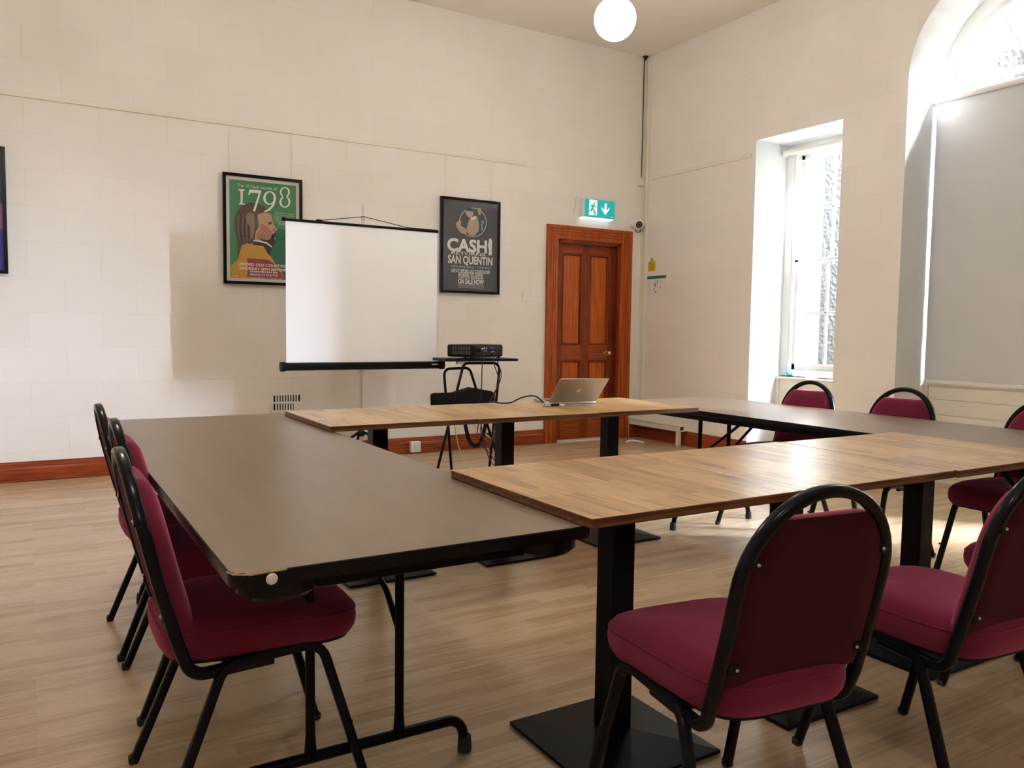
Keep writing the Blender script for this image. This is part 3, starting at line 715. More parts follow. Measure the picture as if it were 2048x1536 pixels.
ply('hair', [(205, 700), (215, 620), (245, 545), (300, 490), (390, 455), (480, 465), (560, 505), (620, 560), (560, 575), (480, 600), (470, 700), (500, 800), (480, 900), (430, 930), (300, 950), (280, 1050), (235, 1110), (240, 950), (220, 820)], ink('poster_hair', (.10, .065, .05)), r, pr, P1)
ply('face', [(480, 600), (560, 573), (640, 590), (660, 650), (672, 700), (722, 780), (716, 793), (690, 800), (695, 850), (700, 890), (690, 940), (650, 975), (560, 930), (440, 890), (460, 790), (500, 740)], ink('poster_skin', (.50, .30, .20)), r, pr, P1)
ply('cheek_shade', [(520, 700), (600, 740), (650, 800), (640, 870), (560, 920), (470, 880), (470, 810), (510, 790)], ink('poster_skin_shade', (.40, .19, .12)), r, pr, P1)
for kx in range(7):
    ply('hair_strand', [(250 + kx * 26, 600 - kx * 6), (262 + kx * 26, 596 - kx * 6), (256 + kx * 24, 760), (270 + kx * 22, 900), (262 + kx * 22, 900), (244 + kx * 24, 760)], [hs1, hs2][kx % 2], r, pr, P1)
ply('nose_shade', [(668, 760), (716, 793), (692, 802), (670, 800)], hs3, r, pr, P1)
ply('coat_trim', [(290, 965), (350, 937), (560, 972), (600, 1040), (690, 1175), (675, 1180), (580, 1050), (540, 985), (350, 955), (300, 985)], hs4, r, pr, P1)
ply('eye', [(605, 690), (650, 685), (652, 712), (615, 718)], ink('poster_eye', (.12, .07, .05)), r, pr, P1)
ply('beard', [(650, 830), (700, 815), (698, 860), (672, 880), (692, 895), (694, 945), (655, 978), (600, 955), (540, 915), (500, 880), (600, 900), (640, 880)], ink('poster_beard', (.03, .018, .012)), r, pr, P1)
ply('hair_streak', [(330, 620), (380, 570), (440, 590), (450, 700), (440, 800), (420, 880), (390, 880), (400, 760), (360, 700)], ink('poster_hair_light', (.24, .19, .15)), r, pr, P1)
ply('collar', [(430, 905), (560, 920), (650, 980), (620, 1100), (560, 1000), (420, 950)], ink('poster_navy', (.015, .02, .05)), r, pr, P1)
ply('coat', [(155, 1200), (240, 1130), (290, 960), (350, 935), (440, 955), (550, 970), (590, 1040), (680, 1170), (770, 1270), (800, 1362), (155, 1340)], ink('poster_mustard', (.50, .26, .03)), r, pr, P1)
ply('sash', [(350, 1110), (600, 1130), (680, 1180), (770, 1300), (790, 1362), (340, 1345), (360, 1260)], ink('poster_crimson', (.28, .04, .04)), r, pr, P1)
ply('collar_edge', [(425, 900), (480, 900), (590, 925), (655, 975), (648, 985), (580, 940), (480, 915), (430, 912)], ink('poster_white', (.75, .72, .68)), r, pr, P1)
pw_ = ink('poster_lettering', (.78, .75, .70))
ytx = yp - .00015 * (layer[0] + 1)
def ptxt(txt, px0, px1, py, size, P, m_, root, part, bold=.0):
    x0_, z_ = P(px0, py); x1_, _ = P(px1, py)
    text_mesh(txt, size, (x0_ + x1_) / 2, z_, ytx, x1_ - x0_, bold, m_, part, root)
ptxt('The 10 Dark \u017fecrets of', 240, 715, 255, .036, P1, pw_, r, pr)
# big old-style figures 1798
bm = BM()
def fig(pts): 
    f = bm.faces.new([bm.verts.new((x, ytx - .0002, z)) for x, z in [P1(*q) for q in pts]]); f.normal_update(); bmesh.ops.triangulate(bm, faces=[f])
def ringfig(cx, cy_, rx, ry, wx, wy):
    N = 28; A = []; B = []
    for i in range(N):
        t_ = 2 * pi * i / N
        x, z = P1(cx + rx * cos(t_), cy_ + ry * sin(t_)); A.append(bm.verts.new((x, ytx, z)))
        x, z = P1(cx + (rx - wx) * cos(t_), cy_ + (ry - wy) * sin(t_)); B.append(bm.verts.new((x, ytx, z)))
    for i in range(N): bm.faces.new((A[i], A[(i + 1) % N], B[(i + 1) % N], B[i]))
fig([(255, 298), (330, 303), (330, 315), (308, 322), (305, 465), (330, 475), (330, 484), (258, 478), (258, 468), (278, 462), (280, 322), (255, 312)])
fig([(385, 305), (525, 315), (525, 335), (452, 560), (425, 558), (497, 350), (400, 342), (384, 372), (370, 368)])
ringfig(628, 405, 78, 80, 30, 14)
fig([(700, 380), (704, 430), (680, 500), (630, 550), (570, 572), (556, 560), (610, 535), (655, 490), (672, 440), (676, 390)])
ringfig(815, 338, 63, 60, 22, 13); ringfig(815, 453, 68, 68, 24, 14)
loc = Vector(r.location); bmesh.ops.translate(bm, vec=-loc, verts=bm.verts[:])
loc_child('figures', bm, pw_, pr)
for i, w_ in enumerate((690, 685, 680, 690, 688, 700, 735)):
    ptxt(['Paddy Cullivan of Callan\'s', 'Kicks, The Late Late Show', 'Leviathan and Satirist,', 'brings you the dark and', 'astounding tale of 1798', 'The Rebellion that made', 'Ireland'][i], w_, 925 if i < 6 else 880, 578 + i * 23, .014, P1, pw_, r, pr)
ptxt('LIFFORD OLD COURTHOUSE', 245, 905, 1180, .032, P1, pw_, r, pr, .0006)
ptxt('SATURDAY 28TH SEPTEMBER', 258, 880, 1228, .028, P1, pw_, r, pr, .0006)
ptxt('DOORS 7PM SHOW 8PM', 385, 715, 1268, .020, P1, pw_, r, pr, .0004)
ptxt('(00353) 74 9141733', 382, 720, 1303, .022, P1, pw_, r, pr, .0004)
ptxt('WWW.LIFFORDOLDCOURTHOUSE.COM', 345, 770, 1338, .014, P1, pw_, r, pr)
ptxt('\u20ac15.00', 170, 245, 1320, .014, P1, pw_, r, pr)
# --- charcoal poster
r, pr, yp, (a, b_, c, d) = poster_base(3.355, 3.998, 1.518, 2.420, 'framed charcoal concert poster right of the projector screen',
    ink('poster_charcoal', (.055, .058, .066), .45))
layer[0] = 0
K2 = [(175, 120), (935, 208), (890, 1438), (140, 1405)]
def P2(px, py): u, v_ = bil(K2, px, py); return (a + u * (b_ - a), d - v_ * (d - c))
grey = ink('poster_grey_blue', (.16, .22, .30)); lite = ink('poster_pale', (.62, .61, .58)); blu = ink('poster_blue', (.10, .25, .42)); tan = ink('poster_tan', (.38, .30, .22)); skin = ink('poster_face', (.42, .27, .20))
bm = BM(); N = 36; A = []; B = []; y_ = yp - .0003
for i in range(N):
    t_ = 2 * pi * i / N; x, z = P2(575 + 190 * cos(t_), 455 + 205 * sin(t_)); A.append(bm.verts.new((x, y_, z)))
    x, z = P2(575 + 183 * cos(t_), 455 + 198 * sin(t_)); B.append(bm.verts.new((x, y_, z)))
for i in range(N): bm.faces.new((A[i], A[(i + 1) % N], B[(i + 1) % N], B[i]))
sub('ring', bm, lite, pr, r); layer[0] = 1
ply('jacket', [(520, 420), (600, 385), (640, 400), (660, 480), (650, 580), (590, 640), (520, 635), (480, 560), (500, 480)], tan, r, pr, P2)
ply('face', [(470, 300), (490, 270), (540, 260), (575, 285), (585, 340), (550, 395), (515, 385), (480, 345)], skin, r, pr, P2)
ply('cap', [(470, 300), (490, 262), (545, 252), (590, 290), (570, 300), (500, 290)], ink('poster_black', (.02, .02, .02)), r, pr, P2)
ply('hand', [(335, 470), (370, 430), (410, 430), (410, 500), (500, 560), (470, 620), (400, 600), (360, 540)], skin, r, pr, P2)
ply('collar', [(540, 395), (600, 365), (640, 385), (600, 410), (550, 430)], lite, r, pr, P2)
ply('background_face', [(645, 290), (665, 250), (690, 260), (688, 340), (660, 360)], skin, r, pr, P2)
ply('blue_figure', [(690, 440), (715, 430), (735, 465), (710, 480), (715, 560), (685, 575)], blu, r, pr, P2)
ply('singer_figure', [(795, 690), (815, 680), (840, 720), (832, 800), (830, 915), (805, 920), (780, 915), (790, 850), (775, 770), (790, 730)], lite, r, pr, P2)
ytx = yp - .00015 * (layer[0] + 1)
ptxt('CASH', 218, 768, 770, .165, P2, lite, r, pr, .006)

ptxt('RETURNS', 265, 735, 880, .038, P2, lite, r, pr, .0006)
ptxt('SAN QUENTIN', 222, 838, 972, .105, P2, lite, r, pr, .0030)
ptxt('- 50TH ANNIVERSARY TOUR 2019 -', 245, 818, 1068, .028, P2, ink('poster_light_blue', (.22, .42, .55)), r, pr, .0004)
ptxt('LIVE AT LIFFORD OLD COURTHOUSE', 262, 795, 1130, .044, P2, lite, r, pr, .0014)
ptxt('SATURDAY 31ST AUGUST', 355, 705, 1178, .040, P2, lite, r, pr, .0014)
ptxt('TICKETS \u20ac20+ BOOKING FEE', 355, 698, 1222, .034, P2, lite, r, pr, .0010)
ptxt('ON SALE NOW', 350, 705, 1285, .066, P2, lite, r, pr, .0026)
ptxt('BOX OFFICE | COURTHOUSE 74 9141733', 350, 698, 1338, .020, P2, lite, r, pr)
ptxt('WWW.LIFFORDOLDCOURTHOUSE.COM', 350, 698, 1366, .013, P2, lite, r, pr)
# --- dark blue poster cut by the frame
r, pr, yp, (a, b_, c, d) = poster_base(-.76, -.108, 1.531, 2.434, 'framed dark blue and purple poster cut off at the left edge', ink('poster_dark', (.02, .02, .03), .45))
layer[0] = 0
def P3(u, v_): return (a + u * (b_ - a), d - v_ * (d - c))
ply('blue_field', [(.3, .55), (1, .62), (1, 1), (0, 1), (0, .6)], ink('poster_royal', (.03, .035, .30)), r, pr, P3)
ply('purple_figure', [(.6, .4), (.85, .38), (1, .45), (1, .66), (.7, .62)], ink('poster_purple', (.28, .12, .30)), r, pr, P3)
ply('blue_glow', [(.0, .75), (.5, .7), (.7, .85), (.4, .95), (0, .95)], ink('poster_azure', (.10, .16, .50)), r, pr, P3)

# ================================================================== PROJECTION SCREEN
ps = thing('projection_screen', 'white tripod projection screen standing before the back wall', 'projection screen', (2.34, 6.2, 0))
bm = BM(); box(bm, 1.702, 2.978, 6.199, 6.2015, .885, 1.984); obj('screen_surface', bm, M['fabric_white'], ps)
bm = BM(); sweep(bm, [(1.665, 6.2, .868), (3.037, 6.2, .868)], rrect(.062, .062, .02)); cs = obj('screen_case', bm, M['black_metal'], ps, True)
bm = BM()
for x0, x1 in ((1.658, 1.69), (3.01, 3.044)): sweep(bm, [(x0, 6.2, .868), (x1, 6.2, .868)], rrect(.074, .074, .025))
sub('end_cap', bm, M['black_plastic'], cs, ps, True)
bm = BM(); box(bm, 2.92, 2.975, 6.1665, 6.169, .870, .880); sub('case_label', bm, M['paper'], cs, ps)
bm = BM(); sweep(bm, [(1.69, 6.2, 1.99), (2.985, 6.2, 1.99)], rrect(.02, .024, .006)); lathe(bm, [(.014, 0), (.016, .01), (.014, .025)], (1.675, 6.2, 1.992), 'x', 12); tb = obj('top_bar', bm, M['black_metal'], ps, True)
bm = BM(); tube(bm, [(1.98, 6.2, 2.005), (2.33, 6.2, 2.062)], .003, 6); tube(bm, [(2.33, 6.2, 2.062), (2.70, 6.2, 2.004), (2.98, 6.2, 2.003)], .003, 6)
bbox(bm, 1.94, 1.985, 6.19, 6.21, 1.998, 2.01, .002); sub('hanging_bail', bm, M['black_metal'], tb, ps, True)
bm = BM(); tube(bm, [(2.318, 6.232, .30), (2.33, 6.225, 2.16)], .0085, 10); obj('mast', bm, M['chrome'], ps, True)
bm = BM(); tube(bm, [(2.318, 6.232, .24), (2.318, 6.232, .84)], .012, 12); bbox(bm, 2.292, 2.344, 6.205, 6.26, .80, .84, .004); obj('post', bm, M['chrome'], ps, True)
bm = BM(); bbox(bm, 2.317, 2.345, 6.215, 6.235, 2.03, 2.075, .004); obj('mast_hook', bm, M['chrome'], ps)
bm = BM(); lathe(bm, [(.018, .29), (.03, .295), (.032, .325), (.02, .345), (.013, .35)], (2.318, 6.232, 0)); obj('tripod_hub', bm, M['black_plastic'], ps, True)
for k in range(3):
    an = radians(200 + k * 120); bm = BM()
    e = (2.318 + .42 * cos(an), 6.232 + .42 * sin(an), .012)
    tube(bm, fillet([(2.318 + .02 * cos(an), 6.232 + .02 * sin(an), .325), (2.318 + .10 * cos(an), 6.232 + .10 * sin(an), .29), e], .05), .011, 10)
    lg = obj('leg', bm, M['black_metal'], ps, True)
    bm = BM(); lathe(bm, [(.015, 0), (.016, .01), (.013, .03)], (e[0], e[1], 0), 'z', 12); sub('rubber_foot', bm, M['rubber'], lg, ps, True)

# ================================================================== PROJECTOR AND STAND
st = thing('projector_stand', 'black tubular trestle stand carrying the projector', 'stand', (3.2, 5.95, 0))
bm = BM(); b2 = BM(); bbox(b2, -.325, .325, -.16, .16, -.011, .011, .004); merge(bm, b2, Matrix.Translation((3.235, 5.98, .922)) @ Matrix.Rotation(radians(-6), 4, 'Z')); obj('stand_top', bm, M['black_plastic'], st)
def urail(p, name):
    h = len(p) // 2
    pts = fillet([Vector(q) for q in p], .055)
    bm = BM(); tube(bm, pts, .0115, 10); return obj(name, bm, M['chair_metal'], st, True)
urail([(2.79, 5.80, 0), (3.085, 5.90, .895), (3.425, 5.89, .893), (3.28, 5.80, 0)], 'leg_frame')
urail([(3.02, 5.98, 0), (2.985, 6.07, .84), (3.24, 6.09, .845), (3.50, 6.0, 0)], 'leg_frame')
bm = BM(); tube(bm, [(3.10, 5.90, .44), (3.44, 6.03, .22)], .005, 8); obj('stay', bm, M['chrome'], st, True)
bm = BM(); bbox(bm, 3.03, 3.42, 5.86, 6.10, .50, .512, .003); obj('stand_shelf', bm, M['black_plastic'], st)
bm = BM(); bbox(bm, 3.03, 3.10, 5.90, 5.94, .885, .912, .003); obj('top_clamp', bm, M['chrome'], st)
pj = thing('projector', 'black data projector with cables plugged into its back', 'projector', (3.235, 5.98, .933), radians(24))
bm = BM(); bbox(bm, -.21, .21, -.14, .14, .012, .115, .016, 3); body = loc_child('projector_body', bm, M['black_plastic'], pj, True)
bm = BM()
for k in range(7):
    for j in range(2): box(bm, -.2125, -.209, -.11 + k * .028, -.11 + k * .028 + .018, .035 + j * .036, .065 + j * .036)
loc_child('side_vent', bm, mat('vent_grey', (.06, .065, .07), .4), pj)
bm = BM(); box(bm, -.17, .15, -.1415, -.139, .03, .10); pp = loc_child('rear_panel', bm, M['dark'], pj)
bm = BM()
for (x, z, w_, h_) in ((-.10, .075, .018, .014), (-.07, .08, .012, .012), (-.06, .06, .008, .008), (-.04, .08, .012, .012), (-.04, .06, .008, .008), (-.115, .055, .01, .01)): box(bm, x, x + w_, -.144, -.141, z, z + h_)
box(bm, .035, .08, -.143, -.141, .052, .060); loc_child('port', bm, M['chrome'], pp)
bm = BM(); bbox(bm, -.005, .045, -.165, -.141, .073, .092, .003); loc_child('vga_plug', bm, M['blue'], pj)
bm = BM(); bbox(bm, -.155, -.125, -.165, -.141, .055, .085, .003); loc_child('power_plug', bm, M['black_plastic'], pj)
bm = BM()
for x, y in ((-.18, -.11), (.18, -.11), (0, .11)): lathe(bm, [(.014, 0), (.012, .014)], (x, y, 0), 'z', 12)
loc_child('foot', bm, M['rubber'], pj)
Rp = Matrix.Translation((3.235, 5.98, .933)) @ Matrix.Rotation(radians(24), 4, 'Z')
def pjw(x, y, z): return tuple(Rp @ Vector((x, y, z)))
bm = BM(); tube(bm, smooth_path([pjw(-.14, -.165, .07), pjw(-.14, -.20, .04), (3.17, 5.74, .88), (3.20, 5.80, .70), (3.19, 5.81, .55), (3.17, 5.74, .38), (3.19, 5.70, .20), (3.30, 5.75, .05), (3.50, 5.85, .008), (3.8, 5.9, .006)]), .0042, 6)
tag(obj('power_cable', bm, M['rubber'], None, True), 'black power cable hanging from the left of the projector', 'cable')
bm = BM(); tube(bm, smooth_path([pjw(.03, -.165, .083), pjw(.055, -.20, .05), (3.33, 5.78, .93), (3.34, 5.72, .80), (3.27, 5.70, .66), (3.18, 5.70, .50), (3.13, 5.68, .35), (3.05, 5.4, .26), (2.66, 4.7, .38), (2.33, 4.06, .62), (2.26, 4.0, .74), (2.25, 3.96, .768), (2.26, 3.88, .766), (2.30, 3.83, .772), (2.35, 3.78, .805), (2.40, 3.74, .812), (2.425, 3.70, .785), (2.425, 3.672, .772)]), .0042, 6)
tag(obj('video_cable', bm, M['rubber'], None, True), 'black video cable running from the projector to the laptop', 'cable')
bm = BM(); tube(bm, smooth_path([pjw(.01, -.165, .083), pjw(.0, -.19, .06), (3.29, 5.76, .90), (3.31, 5.71, .75), (3.22, 5.69, .60), (3.13, 5.69, .45), (3.10, 5.67, .30), (3.22, 5.66, .15), (3.33, 5.7, .02), (3.46, 5.75, .006)]), .0042, 6)
tag(obj('audio_cable', bm, M['rubber'], None, True), 'second black cable looping below the projector', 'cable')
bm = BM(); tube(bm, smooth_path([(2.99, 5.95, .50), (3.0, 5.9, .40), (3.02, 5.86, .22), (3.06, 5.80, .08), (3.13, 5.72, .01), (3.20, 5.62, .006), (3.3, 5.5, .006)]), .004, 6)
tag(obj('extension_lead', bm, M['green_cable'], None, True), 'yellow-green cable trailing to the floor under the projector stand', 'cable')
# bag on the shelf
bg_ = thing('laptop_bag', 'black shoulder bag lying on the shelf of the projector stand', 'bag', (3.12, 5.98, .512))
bm = BM(); b2 = BM()
bbox(b2, -.27, .27, -.09, .09, 0, .13, .03, 3); bmesh.ops.subdivide_edges(b2, edges=b2.edges[:], cuts=2, use_grid_fill=True)
for v_ in b2.verts: 
    v_.co.z += .05 * math.exp(-((v_.co.x - .12) / .10) ** 2) * (v_.co.z > .05); v_.co.y += .008 * sin(v_.co.x * 31 + v_.co.z * 20)
merge(bm, b2, Matrix.Translation((3.12, 5.98, .512))); obj('bag_body', bm, M['black_cloth'], bg_, True)
bm = BM(); sweep(bm, smooth_path([(3.06, 5.885, .60), (3.07, 5.86, .50), (3.08, 5.85, .38), (3.12, 5.85, .25), (3.18, 5.85, .205), (3.23, 5.85, .25), (3.27, 5.855, .38), (3.28, 5.87, .50), (3.29, 5.885, .60)]), rrect(.004, .034, .001, 1), ref=(0, 1, 0)); obj('shoulder_strap', bm, M['black_cloth'], bg_)

# ================================================================== LAPTOP
hl = Vector((2.505, 3.757, .762)); hr = Vector((2.799, 3.704, .762))
dv = (hr - hl).normalized(); per = Vector((-dv.y, dv.x, 0)); th = radians(42); upl = -per * cos(th) + Vector((0, 0, 1)) * sin(th)
lp = thing('laptop', 'open silver laptop seen from behind on the far wooden tables', 'laptop', tuple((hl + hr) / 2 - Vector((0, 0, .002))))
def frame_box(bm, o, ax, ay, az, a0, a1, b0, b1, c0, c1, r=.004):
    b2 = BM(); bbox(b2, a0, a1, b0, b1, c0, c1, r, 2); mm = Matrix((ax, ay, az)).transposed().to_4x4(); mm.translation = o; merge(bm, b2, mm)
wl = (hr - hl).length
bm = BM(); frame_box(bm, hl, dv, per, Vector((0, 0, 1)), 0, wl, .004, .222, 0, .012); bs = obj('laptop_base', bm, M['alu'], lp, True)
bm = BM(); frame_box(bm, hl, dv, per, Vector((0, 0, 1)), .02, wl - .02, .06, .15, .012, .0128, .0003); sub('keyboard', bm, M['black_plastic'], bs, lp)
nl = dv.cross(upl)
ho = hl + Vector((0, 0, .010))
bm = BM(); frame_box(bm, ho, dv, upl, nl, 0, wl, 0, .208, -.006, 0, .0028); ld = obj('laptop_lid', bm, M['alu'], lp, True)
bm = BM(); s_in = 1 if nl.dot(per) > 0 else -1
off = 0.0 if s_in > 0 else -.006
frame_box(bm, ho, dv, upl, nl, .008, wl - .008, .012, .200, off, off + s_in * .0006 if s_in > 0 else off - .0001, .0001); sub('display', bm, mat('dark_display', (.02, .02, .025), .15), ld, lp)
# fruit emblem with a bite on the lid back
bm = BM(); oz = -.0063 if s_in > 0 else .0003
def lpP(u, v_): return ho + dv * (wl / 2 + u) + upl * (.104 + v_) + nl * oz
pts = []
for k in range(30):
    t_ = 2 * pi * k / 30; rr_ = .0145 * (1 - .12 * abs(cos(t_ + pi / 2)) ** 6 * (1 if sin(t_) > 0 else .7))
    u, v_ = rr_ * 1.0 * cos(t_), rr_ * 1.05 * sin(t_)
    dd = hypot(u - .0165, v_ - .001)
    if dd < .0075: u = .0165 - sqrt(max(.0075 ** 2 - (v_ - .001) ** 2, 0))
    pts.append(lpP(u, v_))
f = bm.faces.new([bm.verts.new(p) for p in pts]); f.normal_update(); bmesh.ops.triangulate(bm, faces=[f])
lf = [lpP(.000 + u, .0165 + v_) for u, v_ in ((0, 0), (.0015, .0045), (.0065, .0075), (.006, .003))]
bm.faces.new([bm.verts.new(p) for p in lf]); sub('lid_emblem', bm, mat('emblem_white', (.85, .82, .78), .3), ld, lp)
ad = thing('video_adapter', 'small silver and black display adapter beside the laptop', 'adapter', (2.43, 3.655, .76))
bm = BM(); bbox(bm, 2.405, 2.44, 3.635, 3.668, .7605, .782, .003); obj('adapter_plug', bm, M['chrome'], ad)
bm = BM(); bbox(bm, 2.44, 2.50, 3.640, 3.662, .762, .776, .004); obj('adapter_body', bm, M['black_plastic'], ad)
bm = BM(); tube(bm, smooth_path([(2.50, 3.65, .768), (2.545, 3.66, .765), (2.56, 3.70, .766), (2.53, 3.735, .767), (2.507, 3.80, .768)]), .003, 6); obj('adapter_lead', bm, M['white_plastic'], ad, True)

# ================================================================== PEDESTAL TABLES
def pedestal(x, y, label, w=.70, dpt=.70, rz=0, yo=0):
    r = thing('pedestal_table', label, 'table', (x, y, 0), rz, 'square pedestal tables')
    bm = BM(); bbox(bm, -w / 2, w / 2, -dpt / 2, dpt / 2, .736, .76, .0025, 2)
    me = loc_child('tabletop', bm, [M['block'], M['block_side']], r)
    for p in me.data.polygons: p.material_index = 0 if p.normal.z > .9 else 1
    bm = BM(); bbox(bm, -.038, .038, -.038, .038, .03, .728, .003, 2); loc_child('column', bm, M['black_metal'], r)
    bm = BM(); bbox(bm, -.19, .19, -.03, .03, .722, .736, .002, 1); bbox(bm, -.03, .03, -.19, .19, .722, .736, .002, 1); loc_child('top_bracket', bm, M['black_metal'], r)
    bm = BM(); q = .215
    A = [bm.verts.new(p) for p in ((-q, -q, .004), (q, -q, .004), (q, q, .004), (-q, q, .004))]
    B = [bm.verts.new(p) for p in ((-q, -q, .014), (q, -q, .014), (q, q, .014), (-q, q, .014))]
    t_ = .045; D = [bm.verts.new(p) for p in ((-t_, -t_, .042), (t_, -t_, .042), (t_, t_, .042), (-t_, t_, .042))]
    bm.faces.new(A[::-1]); bm.faces.new(D)
    for P_, Q_ in ((A, B), (B, D)):
        for i in range(4): bm.faces.new((P_[i], P_[(i + 1) % 4], Q_[(i + 1) % 4], Q_[i]))
    bp = loc_child('base_plate', bm, M['black_metal'], r)
    bm = BM()
    for sx_ in (-1, 1):
        for sy_ in (-1, 1): lathe(bm, [(.012, 0), (.012, .006)], (sx_ * .19, sy_ * .19, 0), 'z', 10)
    loc_child('levelling_foot', bm, M['rubber'], bp)
    return r
pedestal(1.42, 1.772, 'nearest square wooden pedestal table, left end of the near row')
pedestal(2.12, 1.765, 'middle square wooden pedestal table of the near row')
pedestal(2.832, 1.755, 'square wooden pedestal table at the right end of the near row', w=.715)
pedestal(1.435, 3.632, 'square wooden pedestal table at the left end of the far row')
pedestal(2.139, 3.622, 'middle square wooden pedestal table of the far row, before the laptop')
pedestal(2.843, 3.632, 'square wooden pedestal table at the right end of the far row, before the door')

# ================================================================== FOLDING TABLES
def folding(x0, x1, y0, y1, label, yf_near, yf_far, xc, zt=.735, chip=False):
    r = thing('folding_table', label, 'table', ((x0 + x1) / 2, (y0 + y1) / 2, 0), 0, 'long folding tables')
    R = .035
    def outline(ins):
        out = []
        for cx, cy_, a0 in ((x1 - R, y1 - R, 0), (x0 + R, y1 - R, pi / 2), (x0 + R, y0 + R, pi), (x1 - R, y0 + R, 1.5 * pi)):
            for i in range(7):
                t_ = a0 + pi / 2 * i / 6; out.append((cx + (R - ins) * cos(t_), cy_ + (R - ins) * sin(t_)))
        return out
    fn = lambda u, v_, s: (u, v_, s)
    bm = BM(); prism(bm, outline(.0035), fn, zt - .02, zt); obj('tabletop', bm, M['laminate'], r)
    bm = BM()
    prof = [(.0035, zt - .0005), (.001, zt - .002), (0, zt - .006), (0, zt - .024), (.002, zt - .029), (.03, zt - .029)]
    rings = [[bm.verts.new((u, v_, z)) for u, v_ in outline(i)] for i, z in prof]
    for A, B in zip(rings, rings[1:]):
        for i in range(len(A)): bm.faces.new((A[i], A[(i + 1) % len(A)], B[(i + 1) % len(A)], B[i]))
    bm.faces.new(rings[-1]); ed_ = obj('edge_band', bm, M['black_gloss'], r, True)
    bm = BM(); s_ = .05
    for a_ in ((x0 + s_, x0 + s_ + .02, y0 + s_, y1 - s_), (x1 - s_ - .02, x1 - s_, y0 + s_, y1 - s_), (x0 + s_ + .02, x1 - s_ - .02, y0 + s_, y0 + s_ + .02), (x0 + s_ + .02, x1 - s_ - .02, y1 - s_ - .02, y1 - s_)):
        bbox(bm, *a_, zt - .062, zt - .029, .002, 1)
    obj('apron', bm, M['black_metal'], r)
    for cx in (x0 + .10, x1 - .10):
        bm = BM(); lathe(bm, [(.06, zt - .052), (.055, zt - .058), (.001, zt - .059)] if 0 else [(.001, zt - .066), (.052, zt - .065), (.062, zt - .055), (.062, zt - .029)], (cx, y0 + .07, 0), 'z', 24)
        bmesh.ops.scale(bm, vec=(1.25, 1, 1), space=Matrix.Translation((-cx, -(y0 + .07), 0)), verts=bm.verts[:])
        obj('corner_block', bm, M['black_gloss'], r, True)
    for yf, dr in ((yf_near, 1), (yf_far, -1)):
        for sx_ in (-1, 1):
            xx = xc + sx_ * .12
            bm = BM(); tube(bm, [(xx, yf, .10), (xx, yf, .16), (xx, yf, zt - .03)], .0125, 10, [1.35, 1, 1]); obj('leg', bm, M['black_metal'], r, True)
        bm = BM(); tube(bm, fillet([(xc - .318, yf, .012), (xc - .305, yf, .098), (xc + .305, yf, .098), (xc + .318, yf, .012)], .05), .0145, 12); fb = obj('foot_bar', bm, M['black_metal'], r, True)
        bm = BM()
        for sx_ in (-1, 1): lathe(bm, [(.019, 0), (.020, .012), (.0175, .045)], (xc + sx_ * .318, yf, 0), 'z', 12)
        sub('rubber_foot', bm, M['rubber'], fb, r, True)
        bm = BM()
        for sx_ in (-1, 1):
            xx = xc + sx_ * .10
            tube(bm, fillet([(xx + sx_ * .02, yf + dr * .01, .385), (xx + sx_ * .006, yf + dr * .055, .475), (xx - sx_ * .045, yf + dr * .30, zt - .055)], .04), .0085, 8)
        tube(bm, [(xc - .055, yf + dr * .30, zt - .055), (xc + .055, yf + dr * .30, zt - .055)], .0085, 8)
        obj('folding_brace', bm, M['black_metal'], r, True)
    bm = BM(); lathe(bm, [(.001, -.004), (.009, -.003), (.011, 0)], (x0 + .072, y0, zt - .016), 'y', 16); lathe(bm, [(.001, -.0045), (.004, -.0042), (.004, -.003)], (x0 + .072, y0, zt - .016), 'y', 12)
    obj('bumper', bm, M['white_plastic'], r, True)
    if chip:
        bm = BM(); pts = []
        for i in range(9):
            t_ = pi + pi / 2 * i / 8; pts.append((x0 + R + (R - .001) * cos(t_), y0 + R + (R - .001) * sin(t_)))
        tube(bm, [(u, v_, zt - .0015 + random.uniform(-.001, .0008)) for u, v_ in pts] + [(x0 + .06, y0 + .001, zt - .002), (x0 + .10, y0 + .002, zt - .002)], .0022, 5, [random.uniform(.5, 1.4) for _ in range(11)])
        obj('chipped_edge', bm, M['chip'], r)
    return r
folding(.300, 1.112, 1.458, 4.125, 'long brown-topped folding table with black edge on the left side', 1.93, 3.66, .705, chip=True)
folding(3.238, 4.042, .95, 4.045, 'long grey-brown folding table on the window side', 1.6, 3.545, 3.585)

